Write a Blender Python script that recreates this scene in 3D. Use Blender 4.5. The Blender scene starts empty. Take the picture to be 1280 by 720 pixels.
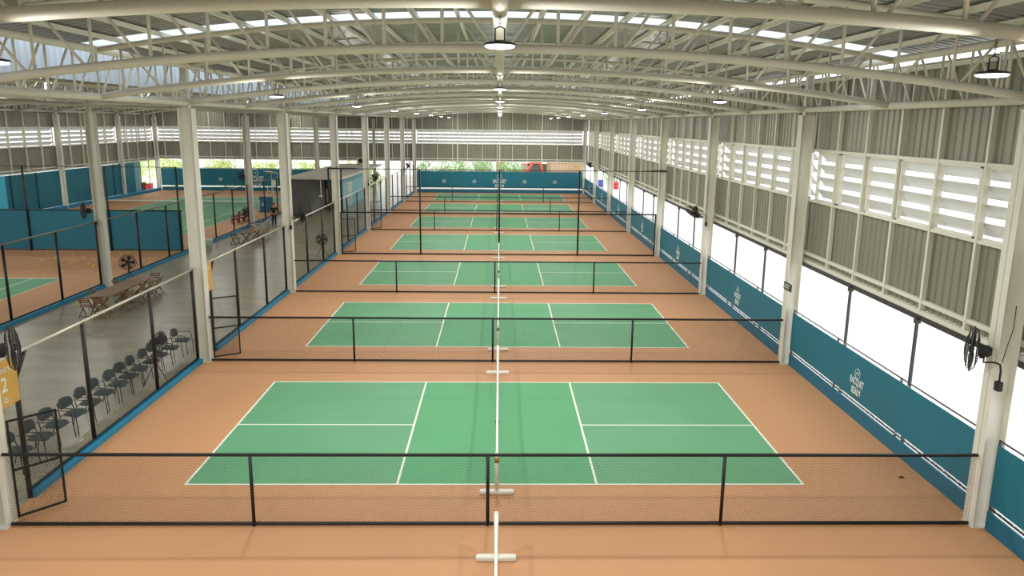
import bpy, math, random
from math import pi, sin, cos, sqrt, radians as RAD
from mathutils import Vector, Matrix
random.seed(7)
S = bpy.context.scene
COL = S.collection

# ------------------------------------------------------------------ camera, sky, exposure
FPX, PITCH, YAW, ROLL = 869.86, 0.1892, 0.0222, -0.0110
SX, SY = 2.84, -38.73
cam = bpy.data.cameras.new('camera'); camo = bpy.data.objects.new('camera', cam); COL.objects.link(camo)
cam.sensor_fit = 'HORIZONTAL'; cam.sensor_width = 36.0; cam.lens = FPX / 1280 * 36
cam.shift_x = -SX / 1280; cam.shift_y = SY / 1280; cam.clip_start = 0.1; cam.clip_end = 600
def cam_axes():
    f = Vector((0, cos(PITCH), -sin(PITCH))); d = Vector((0, -sin(PITCH), -cos(PITCH))); x = Vector((1, 0, 0))
    Rz = Matrix(((cos(YAW), sin(YAW), 0), (-sin(YAW), cos(YAW), 0), (0, 0, 1)))
    f, d, x = Rz @ f, Rz @ d, Rz @ x
    return cos(ROLL)*x + sin(ROLL)*d, -sin(ROLL)*x + cos(ROLL)*d, f
ax, ad, af = cam_axes()
M = Matrix.Identity(4)
for i in range(3): M[i][0], M[i][1], M[i][2] = ax[i], -ad[i], -af[i]
M[0][3], M[1][3], M[2][3] = 0.0075, -13.8407, 7.6727
camo.matrix_world = M; S.camera = camo

W = bpy.data.worlds.new('sky'); S.world = W; W.use_nodes = True
bg = W.node_tree.nodes['Background']; bg.inputs[0].default_value = (0.93, 0.97, 1.0, 1); bg.inputs[1].default_value = 2.3
S.view_settings.view_transform = 'Standard'; S.view_settings.look = 'None'
S.view_settings.gamma = 1; S.view_settings.use_curve_mapping = False; S.view_settings.exposure = -0.07
LAMP_W = 118.0
try:
    S.cycles.use_denoising = True; S.cycles.max_bounces = 8; S.cycles.diffuse_bounces = 6
    S.cycles.sample_clamp_indirect = 8
except Exception: pass

# ------------------------------------------------------------------ helpers
def srgb(r, g, b):
    def l(c):
        c /= 255.0
        return c/12.92 if c <= 0.04045 else ((c+0.055)/1.055)**2.4
    return (l(r), l(g), l(b), 1)
MATS = {}
def mat(name, col, rough=0.6, metal=0.0, var=0.0, scale=3.0, stretch=None, bump=0.0, emit=0.0, trans=False, detail=4):
    m = bpy.data.materials.new(name); m.use_nodes = True; nt = m.node_tree; b = nt.nodes['Principled BSDF']
    c = srgb(*col); b.inputs['Base Color'].default_value = c; b.inputs['Roughness'].default_value = rough; b.inputs['Metallic'].default_value = metal
    if var or bump:
        tc = nt.nodes.new('ShaderNodeTexCoord'); mp = nt.nodes.new('ShaderNodeMapping'); nz = nt.nodes.new('ShaderNodeTexNoise')
        nz.inputs['Scale'].default_value = scale; nz.inputs['Detail'].default_value = detail
        if stretch: mp.inputs['Scale'].default_value = stretch
        nt.links.new(tc.outputs['Object'], mp.inputs[0]); nt.links.new(mp.outputs[0], nz.inputs['Vector'])
    if var:
        cr = nt.nodes.new('ShaderNodeValToRGB')
        cr.color_ramp.elements[0].position = 0.3; cr.color_ramp.elements[1].position = 0.7
        cr.color_ramp.elements[0].color = [x*(1-var) for x in c[:3]] + [1]; cr.color_ramp.elements[1].color = [min(1, x*(1+var)) for x in c[:3]] + [1]
        nt.links.new(nz.outputs['Fac'], cr.inputs[0]); nt.links.new(cr.outputs[0], b.inputs['Base Color'])
    if bump:
        bp = nt.nodes.new('ShaderNodeBump'); bp.inputs['Strength'].default_value = bump
        nt.links.new(nz.outputs['Fac'], bp.inputs['Height']); nt.links.new(bp.outputs[0], b.inputs['Normal'])
    if emit:
        b.inputs['Emission Color'].default_value = c; b.inputs['Emission Strength'].default_value = emit
    if trans:
        t = nt.nodes.new('ShaderNodeBsdfTranslucent'); t.inputs[0].default_value = c
        d = nt.nodes.new('ShaderNodeBsdfDiffuse'); d.inputs[0].default_value = c
        mx = nt.nodes.new('ShaderNodeMixShader'); mx.inputs[0].default_value = 0.5 if trans is True else trans
        nt.links.new(d.outputs[0], mx.inputs[1]); nt.links.new(t.outputs[0], mx.inputs[2])
        nt.links.new(mx.outputs[0], nt.nodes['Material Output'].inputs['Surface'])
    MATS[name] = m
    return m
cream = mat('cream_steel', (219, 217, 204), 0.5, 0, 0.05, 1.5)
creamw = mat('white_steel', (228, 226, 214), 0.5, 0, 0.04, 1.5)
sheet = mat('wall_sheet', (142, 142, 126), 0.45, 0.25, 0.05, 0.8)
roofm = mat('roof_sheet', (146, 148, 144), 0.38, 0.35, 0.06, 0.6)
louv = mat('louver_white', (212, 212, 208), 0.5, 0, 0.03, 2)
orange = mat('orange_court_floor', (195, 144, 101), 0.62, 0, 0.05, 0.35, (1, 0.35, 1))
green = mat('green_court_paint', (96, 160, 116), 0.6, 0, 0.05, 0.5)
kitchen = mat('kitchen_green_paint', (84, 162, 110), 0.6, 0, 0.04, 0.5)
white = mat('white_paint', (238, 238, 226), 0.6)
teal = mat('teal_banner', (22, 110, 131), 0.55, 0, 0.06, 0.7)
tealp = mat('teal_pad', (22, 104, 130), 0.55, 0, 0.05, 0.7)
kerbm = mat('blue_kerb_paint', (20, 128, 166), 0.5, 0, 0.05, 2)
conc = mat('concrete_floor', (152, 146, 122), 0.3, 0, 0.2, 0.45, (1, 3.2, 1), 0.0, detail=8)
black = mat('black_coated_steel', (22, 21, 20), 0.45)
blackp = mat('black_plastic', (26, 26, 27), 0.5)
railm = mat('galvanised_rail', (198, 192, 174), 0.35, 0.3)
raild = mat('worn_grey_rail', (128, 124, 114), 0.4, 0.3)
railb = mat('dark_grey_rail', (74, 70, 72), 0.4, 0.3)
logow = mat('logo_white', (214, 228, 228), 0.6)
ochre = mat('ochre_sign', (205, 160, 80), 0.55, 0, 0.04, 4)
lens = mat('lamp_lens', (252, 250, 255), 0.4, emit=9.0)
lampd = mat('lamp_housing', (52, 50, 60), 0.45, 0.4)
sky_panel = mat('translucent_sheet', (232, 238, 244), 0.5, trans=0.6)
fasc = mat('pale_translucent_fascia', (186, 196, 208), 0.5, trans=0.35)
wood = mat('brown_timber', (122, 90, 52), 0.5, 0, 0.18, 2.5, (1, 0.2, 1))
chairf = mat('dark_green_plastic', (58, 70, 66), 0.6)
chairl = mat('chair_tube', (48, 50, 50), 0.4, 0.5)
ballm = mat('tennis_ball_felt', (240, 222, 70), 0.9)
greyw = mat('grey_rendered_wall', (98, 98, 94), 0.8, 0, 0.06, 1)
lblue = mat('pale_blue_wall', (140, 188, 198), 0.7, 0, 0.05, 0.6)
cyan = mat('cyan_wall', (70, 190, 222), 0.7)
slab = mat('pale_roof_slab', (206, 203, 192), 0.7, 0, 0.04, 1)
brownd = mat('brown_door', (84, 46, 36), 0.5)
glassd = mat('frosted_glass', (150, 158, 150), 0.25)
tdoor = mat('teal_panel', (18, 92, 124), 0.5)
outg = mat('pale_paving', (228, 226, 220), 0.8, 0, 0.04, 0.3)
maroon = mat('maroon_plastic', (122, 40, 36), 0.45)
navy = mat('navy_fabric', (28, 60, 104), 0.8)
digger = mat('orange_red_machine', (216, 96, 66), 0.45)
dark = mat('dark_rubber', (40, 38, 36), 0.8)
board = mat('weathered_boards', (176, 142, 104), 0.8, 0, 0.2, 3, (6, 6, 0.4))
leaf1 = mat('leaf_bright', (206, 220, 132), 0.7, 0, 0.35, 1.5)
leaf2 = mat('leaf_mid', (172, 196, 140), 0.7, 0, 0.35, 1.5)
trunk = mat('bark', (110, 92, 70), 0.9)
skin = mat('skin', (176, 124, 98), 0.6)
hairm = mat('black_hair', (24, 20, 18), 0.7)
cloth = mat('black_cloth', (34, 32, 36), 0.85)
redm = mat('red_plastic', (206, 62, 60), 0.5)
bluem = mat('blue_plastic', (70, 88, 176), 0.5)
terr = mat('terracotta', (150, 104, 78), 0.8)
signk = mat('dark_green_sign', (30, 52, 46), 0.5)
signw = mat('pale_sign_text', (196, 208, 202), 0.5)
brass = mat('brass_fitting', (176, 136, 80), 0.4, 0.6)
binm = mat('pale_bin', (186, 202, 192), 0.5)

class MB:
    def __init__(s): s.v = []; s.f = []
    def add(s, vs, fs):
        n = len(s.v); s.v += [tuple(p) for p in vs]; s.f += [tuple(i+n for i in f) for f in fs]; return s
    def box(s, x0, y0, z0, x1, y1, z1):
        return s.add([(x0,y0,z0),(x1,y0,z0),(x1,y1,z0),(x0,y1,z0),(x0,y0,z1),(x1,y0,z1),(x1,y1,z1),(x0,y1,z1)],
                     [(0,3,2,1),(4,5,6,7),(0,1,5,4),(1,2,6,5),(2,3,7,6),(3,0,4,7)])
    def rbox(s, x0, y0, z0, x1, y1, z1, b=0.01):
        # box with chamfered vertical and top edges
        b = min(b, (x1-x0)/2.2, (y1-y0)/2.2, (z1-z0)/2.2)
        def ring(z, i): return [(x0+b+i,y0+i,z),(x1-b-i,y0+i,z),(x1-i,y0+b+i,z),(x1-i,y1-b-i,z),(x1-b-i,y1-i,z),(x0+b+i,y1-i,z),(x0+i,y1-b-i,z),(x0+i,y0+b+i,z)]
        R = [ring(z0, b*.6), ring(z0+b*.6, 0), ring(z1-b*.6, 0), ring(z1, b*.6)]
        vs = [p for r in R for p in r]; fs = [tuple(range(7,-1,-1)), tuple(range(24,32))]
        for k in range(3):
            for i in range(8):
                j = (i+1) % 8; fs.append((k*8+i, k*8+j, k*8+8+j, k*8+8+i))
        return s.add(vs, fs)
    def bar(s, p0, p1, w, h=None, up=(0,0,1), caps=True):
        h = h or w; p0 = Vector(p0); p1 = Vector(p1); d = (p1-p0).normalized(); u = Vector(up)
        if abs(d.dot(u)) > 0.98: u = Vector((0,1,0))
        a = d.cross(u).normalized(); b = a.cross(d)
        vs = []
        for p in (p0, p1):
            for sa, sb in ((-1,-1),(1,-1),(1,1),(-1,1)): vs.append(p + a*sa*w/2 + b*sb*h/2)
        fs = [(0,1,5,4),(1,2,6,5),(2,3,7,6),(3,0,4,7)]
        if caps: fs += [(3,2,1,0),(4,5,6,7)]
        return s.add(vs, fs)
    def tube(s, pts, r, n=8, closed=False, caps=True):
        pts = [Vector(p) for p in pts]; N = len(pts); vs = []; ref = None
        for i, p in enumerate(pts):
            if closed: d = pts[(i+1) % N] - pts[i-1]
            else: d = pts[min(i+1, N-1)] - pts[max(i-1, 0)]
            d.normalize()
            if ref is None or (ref - d*ref.dot(d)).length < 0.05:
                ref = Vector((0,0,1)) if abs(d.z) < 0.9 else Vector((1,0,0))
            a = (ref - d*ref.dot(d)).normalized(); b = d.cross(a).normalized(); ref = a
            rr = r[i] if isinstance(r, (list, tuple)) else r
            for k in range(n):
                t = 2*pi*k/n; vs.append(p + a*cos(t)*rr + b*sin(t)*rr)
        fs = []
        for i in range(N if closed else N-1):
            j = (i+1) % N
            for k in range(n):
                l = (k+1) % n; fs.append((i*n+k, i*n+l, j*n+l, j*n+k))
        if caps and not closed: fs += [tuple(range(n-1,-1,-1)), tuple(range((N-1)*n, N*n))]
        return s.add(vs, fs)
    def lathe(s, prof, c=(0,0,0), n=20, axis='z'):
        vs = []; fs = []; m = len(prof)
        for k in range(n):
            t = 2*pi*k/n
            for r, z in prof:
                p = (r*cos(t), r*sin(t), z)
                if axis == 'y': p = (p[0], p[2], p[1])
                if axis == 'x': p = (p[2], p[0], p[1])
                vs.append((c[0]+p[0], c[1]+p[1], c[2]+p[2]))
        for k in range(n):
            l = (k+1) % n
            for i in range(m-1): fs.append((k*m+i, l*m+i, l*m+i+1, k*m+i+1))
        return s.add(vs, fs)
    def prism(s, poly, d0, d1, plane='xz'):
        # poly in plane, extruded along the remaining axis from d0 to d1
        def P(a, b, d): return {'xz': (a,d,b), 'yz': (d,a,b), 'xy': (a,b,d)}[plane]
        n = len(poly); vs = [P(a,b,d0) for a,b in poly] + [P(a,b,d1) for a,b in poly]
        fs = [tuple(range(n-1,-1,-1)), tuple(range(n,2*n))] + [(i,(i+1)%n,n+(i+1)%n,n+i) for i in range(n)]
        return s.add(vs, fs)
    def build(s, name, m, parent=None, smooth=False, loc=None):
        me = bpy.data.meshes.new(name); me.from_pydata(s.v, [], s.f); me.validate(); me.update()
        if smooth: me.polygons.foreach_set('use_smooth', [True]*len(me.polygons))
        o = bpy.data.objects.new(name, me); COL.objects.link(o); me.materials.append(m)
        if parent is not None: o.parent = parent
        if loc: o.location = loc
        return o
def tag(o, label=None, cat=None, group=None, kind=None):
    if label: o['label'] = label
    if cat: o['category'] = cat
    if group: o['group'] = group
    if kind: o['kind'] = kind
    return o
def empty(name, loc=(0,0,0), rz=0, label=None, cat=None, group=None, kind=None):
    o = bpy.data.objects.new(name, None); COL.objects.link(o); o.location = loc; o.rotation_euler = (0,0,rz); o.empty_display_size = 0.2
    return tag(o, label, cat, group, kind)
def copy_tree(o, parent=None):
    c = o.copy(); COL.objects.link(c); c.parent = parent
    for ch in list(o.children): copy_tree(ch, c)
    return c
ORD = ['first','second','third','fourth','fifth','sixth','seventh','eighth','ninth','tenth','eleventh','twelfth','thirteenth','fourteenth','fifteenth','sixteenth','seventeenth','eighteenth','nineteenth','twentieth']
def text_mesh(name, body, size, sx, m, parent, mw, extrude=0.004, bold=0.0):
    cu = bpy.data.curves.new('t', 'FONT'); cu.body = body; cu.size = size; cu.align_x = 'CENTER'; cu.align_y = 'CENTER'
    cu.extrude = extrude; cu.offset = bold; cu.resolution_u = 3
    t = bpy.data.objects.new('t', cu); COL.objects.link(t)
    dg = bpy.context.evaluated_depsgraph_get(); me = bpy.data.meshes.new_from_object(t.evaluated_get(dg))
    bpy.data.objects.remove(t)
    me.transform(mw @ Matrix.Diagonal((sx, 1, 1, 1))); me.materials.clear(); me.materials.append(m)
    o = bpy.data.objects.new(name, me); COL.objects.link(o); o.parent = parent
    return o
def frame3(x, y, z, o):
    m = Matrix.Identity(4)
    for i in range(3): m[i][0], m[i][1], m[i][2], m[i][3] = x[i], y[i], z[i], o[i]
    return m
def join_meshes(objs, name):
    # merge mesh data of text pieces into the first object (same material)
    v = []; f = []
    for o in objs:
        n = len(v); v += [tuple(p.co) for p in o.data.vertices]; f += [tuple(i+n for i in p.vertices) for p in o.data.polygons]
    me = bpy.data.meshes.new(name); me.from_pydata(v, [], f); me.materials.append(objs[0].data.materials[0])
    par = objs[0].parent
    for o in objs: bpy.data.objects.remove(o)
    o = bpy.data.objects.new(name, me); COL.objects.link(o); o.parent = par
    return o
def logo(parent, X, Y, N, o, w, m=logow):
    """round 'the' mark over RACQUET / REALM, width w; X right, Y up, N normal, o = origin of the centre"""
    X, Y, N, o = Vector(X), Vector(Y), Vector(N), Vector(o)
    ps = []
    ps.append(text_mesh('a', 'RACQUET', w*0.32, 0.55, m, parent, frame3(X, Y, N, o + Y*w*0.06), bold=w*0.006))
    ps.append(text_mesh('b', 'REALM', w*0.32, 0.56, m, parent, frame3(X, Y, N, o - Y*w*0.24), bold=w*0.006))
    ps.append(text_mesh('c', 'THE', w*0.10, 0.8, m, parent, frame3(X, Y, N, o + Y*w*0.34), bold=w*0.002))
    b = MB(); ring = [o + Y*w*0.34 + X*cos(t)*w*0.15 + Y*sin(t)*w*0.15 for t in [2*pi*k/24 for k in range(24)]]
    b.tube(ring, w*0.011, 4, closed=True); r = b.build('d', m, parent); ps.append(r)
    return join_meshes(ps, 'logo')
def chainlink(b, u0, u1, v0, v1, fn, pitch=0.055, w=0.0036):
    """two families of straight diagonal wires clipped to the rectangle u0..u1, v0..v1; fn(u,v,off) -> point"""
    U, V = u1-u0, v1-v0
    for s, off in ((1, -w*.5), (-1, w*.5)):
        c = -V
        while c < U:
            a0 = max(0, c); a1 = min(U, c+V)
            if a1 - a0 > 0.02:
                if s == 1: q0, q1 = (a0, a0-c), (a1, a1-c)
                else: q0, q1 = (a0, V-(a0-c)), (a1, V-(a1-c))
                b.bar(fn(u0+q0[0], v0+q0[1], off), fn(u0+q1[0], v0+q1[1], off), w, w, up=(0.3, 0.5, 0.81), caps=False)
            c += pitch
    return b

# ------------------------------------------------------------------ setting: floors, ground
P = 9.434; Y0 = -1.5
def YK(k): return Y0 + P*k
YF, YB = YK(-2) - 0.3, 64.75          # hall front and back
XL2, XL3 = -18.25, -37.95             # left hall columns / far wall
def st(o, label, cat): return tag(o, label, cat, kind='structure')
st(MB().box(-9.6, YF, -0.1, 9.8, YB+.1, 0).build('floor', orange), 'orange acrylic floor of the main hall around the green courts', 'floor')
st(MB().box(XL2, YF, -0.1, -9.6, 90, -0.004).build('floor_aisle', conc), 'polished grey concrete aisle between the two halls', 'floor')
st(MB().box(-38.3, YF, -0.1, XL2, YB+.1, 0).build('floor_left', orange), 'orange floor of the left hall around its green tennis courts', 'floor')
st(MB().box(-160, -90, -0.3, 160, 260, -0.12).build('ground', outg), 'pale sunlit paving outside the hall', 'ground')

# ------------------------------------------------------------------ roof
def arc_z(x, xa, xb, ze, zc):
    h = (xb-xa)/2; t = (x-(xa+xb)/2)/h
    return zc - (zc-ze)*t*t
XA, XB = -9.5, 9.5
def roof_sheet(xa, xb, ze, zc, ya, yb, over, seg=36, pit=0.26):
    xs = [xa-over + (xb-xa+2*over)*i/seg for i in range(seg+1)]
    ys = []; y = ya; k = 0
    prof = [(0, 0), (0.16, 0), (0.19, 0.045), (0.23, 0.045)]
    while y < yb:
        for dy, dz in prof:
            if y+dy <= yb: ys.append((y+dy, dz))
        y += pit
    vs = []; fs = []
    for yy, dz in ys:
        for x in xs: vs.append((x, yy, arc_z(x, xa, xb, ze, zc)+dz))
    n = len(xs)
    for j in range(len(ys)-1):
        for i in range(n-1): fs.append((j*n+i, j*n+i+1, (j+1)*n+i+1, (j+1)*n+i))
    return MB().add(vs, fs)
RZE, RZC = 9.45, 10.24
SKY = [(3.2, 4.6), (33.4, 36.2)]
segs = [(YF-.5, SKY[0][0]), (SKY[0][1], SKY[1][0]), (SKY[1][1], YB+.6)]
rb = MB()
for a, b_ in segs:
    m_ = roof_sheet(XA, XB, RZE, RZC, a, b_, 0.45); rb.add(m_.v, m_.f)
roof = st(rb.build('roof', roofm), 'ribbed silver metal sheets of the arched main roof', 'roof')
for i, (a, b_) in enumerate(SKY):
    m_ = roof_sheet(XA, XB, RZE, RZC, a-.05, b_+.05, 0.45)
    st(m_.build('skylight', sky_panel, loc=(0, 0, 0.012)), 'bright translucent skylight strip crossing the roof, %s from the camera' % ORD[i], 'skylight')
LXA, LXB = -37.9, XL2
m_ = roof_sheet(LXA, LXB, 9.54, 10.4, 0, YB+.6, 0.3, 24, 0.5)
st(m_.build('roof_left', roofm), 'ribbed metal roof over the left hall', 'roof')
bb = MB(); y = 0; prof = []
while y < YB+.6:
    prof += [(y, 0), (y+.16, 0), (y+.19, .04), (y+.23, .04)]; y += .26
vs = []; fs = []
for yy, dz in prof: vs += [(-18.2, yy, 9.25+dz), (-10.62, yy, 8.62+dz)]
for j in range(len(prof)-1): fs.append((2*j, 2*j+1, 2*j+3, 2*j+2))
st(bb.add(vs, fs).build('roof_aisle', roofm), 'low metal roof over the concrete aisle', 'roof')
vs = []; fs = []
for yy, dz in prof: vs += [(-10.62+dz, yy, 8.62), (-10.62+dz, yy, 10.5)]
for j in range(len(prof)-1): fs.append((2*j, 2*j+1, 2*j+3, 2*j+2))
st(MB().add(vs, fs).build('fascia', fasc), 'pale ribbed clerestory panel above the left eave truss', 'wall')

# ------------------------------------------------------------------ trusses
BE, BC, TE, TC = 8.2, 8.93, 9.26, 10.05
PAN = 0.985
def chord(xa, xb, ze, zc, r, seg=28, n=10):
    return MB().tube([(xa+(xb-xa)*i/seg, 0, arc_z(xa+(xb-xa)*i/seg, xa, xb, ze, zc)) for i in range(seg+1)], r, n)
t0 = empty('roof_truss', (0, YK(-0.5), 0), 0, 'arched tubular truss', 'truss', 'arched roof trusses of the main hall', 'structure')
chord(-9.45, 9.45, BE, BC, 0.078).build('bottom_chord', cream, t0, True)
chord(-9.45, 9.45, TE, TC, 0.066).build('top_chord', cream, t0, True)
def zb(x): return arc_z(x, -9.45, 9.45, BE, BC)
def zt(x): return arc_z(x, -9.45, 9.45, TE, TC)
vert = []
for n in range(-9, 10):
    x = n*PAN
    MB().tube([(x, 0, zb(x)), (x, 0, zt(x))], 0.031, 6).build('web_strut', cream, t0, True)
for n in range(1, 10):
    for s in (-1, 1):
        xo, xi = s*n*PAN, s*(n-1)*PAN
        MB().tube([(xo-s*.1, 0, zt(xo)), (xi+s*.12, 0, zb(xi))], 0.027, 6).build('web_brace', cream, t0, True)
TRK = [k*0.5 for k in range(-1, 15)]
for i, k in enumerate(TRK):
    t = t0 if i == 0 else copy_tree(t0)
    t.location = (0, YK(k), 0)
    t['label'] = 'arched white tubular truss spanning the main hall, %s counted from the camera' % ORD[i]
lt = empty('roof_truss', (0, 0, 0), 0, 'x', 'truss', 'arched roof trusses of the left hall', 'structure')
ww = MB(); h0 = chord(LXA, LXB, 8.25, 9.0, 0.08, 20, 6); h0.build('bottom_chord', cream, lt, True)
h1 = chord(LXA, LXB, 9.3, 10.1, 0.066, 20, 6); h1.build('top_chord', cream, lt, True)
for n in range(0, 21):
    x = LXA + (LXB-LXA)*n/20
    a_, b_ = arc_z(x, LXA, LXB, 8.25, 9.0), arc_z(x, LXA, LXB, 9.3, 10.1)
    ww.bar((x,0,a_), (x,0,b_), .05)
    if n < 20:
        x2 = LXA + (LXB-LXA)*(n+1)/20
        if n < 10: ww.bar((x,0,b_), (x2,0,arc_z(x2, LXA, LXB, 8.25, 9.0)), .045)
        else: ww.bar((x,0,a_), (x2,0,arc_z(x2, LXA, LXB, 9.3, 10.1)), .045)
ww.build('web', cream, lt)
PL_, YL0 = 9.67, -1.1
def YLK(k): return YL0 + PL_*k
for i in range(12):
    t = lt if i == 0 else copy_tree(lt)
    t.location = (0, YLK(1+i*.5), 0)
    t['label'] = 'arched white truss over the left hall, %s counted from the camera' % ORD[i]
# ridge pipe and purlins
st(MB().tube([(0, YF, BC-.06), (0, YB, BC-.06)], 0.085, 12).build('ridge_beam', cream, None, True), 'round steel pipe running along the hall centreline under the trusses', 'beam')
for n in range(-9, 10):
    x = n*PAN; z = zt(x)+.07
    w_ = ORD[abs(n)-1] if n else ''
    lab = 'pale steel purlin along the ridge' if n == 0 else 'pale steel purlin under the roof, %s from the ridge on the %s slope' % (w_, 'right' if n > 0 else 'left')
    b = MB().box(x-.03, YF, z, x+.03, YB, z+.09).box(x-.08, YF, z+.09, x+.03, YB, z+.1)
    o = st(b.build('roof_beam', cream), lab, 'purlin'); o['group'] = 'roof purlins'
# eave trusses
def eave(X, ya, yb, label, dz=0, pan=P/10):
    e = empty('eave_truss', (X, 0, 0), 0, label, 'truss', 'eave trusses', 'structure')
    MB().tube([(0, ya, 8.19+dz), (0, yb, 8.19+dz)], .085, 10).build('bottom_chord', cream, e, True)
    MB().tube([(0, ya, 9.27+dz), (0, yb, 9.27+dz)], .085, 10).build('top_chord', cream, e, True)
    w = MB(); n = int((yb-ya)/pan)
    for i in range(n+1):
        y = ya + i*pan; w.tube([(0, y, 8.19+dz), (0, y, 9.27+dz)], .03, 6)
        if i < n: w.tube([(0, y+.08, 8.19+dz), (0, y+pan-.1, 9.27+dz)], .027, 6)
    w.build('web', cream, e, True)
eave(9.45, YK(-2), YK(7), 'long lattice eave truss above the right wall columns')
eave(-9.45, YK(-2), YK(7), 'long lattice eave truss above the left column row')
eave(XL2, YLK(0), YLK(6.8), 'long lattice eave truss between the aisle and the left hall', 0.1)
eave(LXA, YLK(1), YLK(6.8), 'long lattice eave truss on the far left wall', 0.1)
for k in range(0, 8):
    y = YK(k)
    o = st(MB().tube([(-18.2, y, 8.35), (-9.5, y, 8.3)], .06, 8).tube([(-18.2, y, 9.1), (-9.5, y, 8.5)], .05, 8).build('aisle_beam', cream, None, True),
           'steel tie beam across the concrete aisle, %s from the camera' % ORD[k], 'beam'); o['group'] = 'aisle tie beams'

# ------------------------------------------------------------------ columns (H sections)
def h_column(h, wx, wy):
    b = MB(); t = 0.016
    b.box(-wx/2, -wy/2, 0, -wx/2+t, wy/2, h); b.box(wx/2-t, -wy/2, 0, wx/2, wy/2, h); b.box(-wx/2, -t/2, 0, wx/2, t/2, h)
    return b
def column(X, Y, h, wx, wy, label, group, mesh=None, post=True):
    c = empty('steel_column', (X, Y, 0), 0, label, 'column', group, 'structure')
    if mesh is None:
        h_column(h, wx, wy).build('shaft', cream, c)
        MB().box(-wx/2-.012, -wy/2-.012, 0, wx/2+.012, wy/2+.012, .018).build('base_plate', cream, c)
        MB().box(-wx/2-.02, -wy/2-.02, h, wx/2+.02, wy/2+.02, h+.02).build('cap_plate', cream, c)
        if post: h_column(1.25, .2, .18).build('upper_post', cream, c, loc=(0, 0, h+.02))
    else:
        for ch in mesh.children: copy_tree(ch, c)
    return c
pr_ = pl_ = None
for i, k in enumerate(range(-1, 8)):
    wd = 'just behind the camera' if k < 0 else '%s from the camera' % ORD[k]
    cr_ = column(9.5, YK(k), 8.0, .4, .3, 'cream steel column standing along the right wall, ' + wd, 'right wall columns', pr_)
    cl_ = column(-9.5, YK(k), 8.0, .4, .3, 'cream steel column in the row beside the concrete aisle, ' + wd, 'aisle columns', pl_)
    pr_ = pr_ or cr_; pl_ = pl_ or cl_
p2 = p3 = None
for i in range(1, 7):
    c = column(XL2-.05, YLK(i), 8.0, .4, .3, 'cream steel column at the edge of the left hall, %s from the camera' % ORD[i-1], 'left hall columns', p2); p2 = p2 or c
for i in range(3, 8):
    if i == 7: c = column(XL3+.2, 64.3, 8.0, .4, .3, 'cream steel column in the far left corner', 'far left wall columns', p3)
    else: c = column(XL3+.2, YLK(i), 8.0, .4, .3, 'cream steel column on the far left wall, %s from the camera' % ORD[i-3], 'far left wall columns', p3)
    p3 = p3 or c
for i, x in enumerate((-28.1, -23.2, -18.3, -13.9)):
    c = column(x, 64.35, 8.0, .3, .3, 'cream steel column against the left hall back wall, %s from the left' % ORD[i], 'back wall columns', p3 if False else None, post=False)

# ------------------------------------------------------------------ corrugated walls
def corr(u0, u1, v0, vtop, fn, pit=0.25, dep=0.035):
    """ribbed sheet along u, from v0 up to vtop(u)"""
    us = []; u = u0
    while u < u1:
        us += [(u, 0), (u+.14, 0), (u+.165, dep), (u+.215, dep), (u+.24, 0)]; u += pit
    us = [p for p in us if p[0] <= u1] + [(u1, 0)]
    vs = []; fs = []
    for uu, d in us: vs += [fn(uu, v0, d), fn(uu, vtop(uu) if callable(vtop) else vtop, d)]
    for j in range(len(us)-1): fs.append((2*j, 2*j+2, 2*j+3, 2*j+1))
    return MB().add(vs, fs)
Z_BEAM, Z_L0, Z_L1, Z_TOP = 3.62, 5.42, 6.93, 9.16
XW = 9.92
fnR = lambda u, v, d: (XW+d, u, v)
m_ = corr(YK(-2), YB, Z_BEAM-.12, Z_L0, fnR); m2 = corr(YK(-2), YB, Z_L1, Z_TOP, fnR); m_.add(m2.v, m2.f)
wr = st(m_.build('wall_right', sheet), 'grey ribbed metal cladding of the right wall above the open band', 'wall')
def girt_box(z, h, x0, x1, ya, yb): return MB().box(x0, ya, z-h/2, x1, yb, z+h/2)
for z, h in ((3.46, .11), (3.72, .09), (Z_L0-.02, .07), (Z_L1+.03, .08), (9.05, .10)):
    girt_box(z, h, 9.80, 9.9, YK(-2), YB).build('girt', cream, wr)
girt_box(3.34, .12, 9.78, 9.98, YK(-2), YB).build('sill_trim', railb, wr)
MUL = [i*P/6 for i in range(6)]
for k in range(-2, 7):
    for i in range(1, 6):
        y = YK(k) + P/6*i
        MB().box(9.785, y-.035, 3.5, 9.86, y+.035, Z_TOP).box(9.86, y-.03, 3.5, 9.9, y-.02, Z_TOP).build('mullion', cream, wr)
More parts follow.
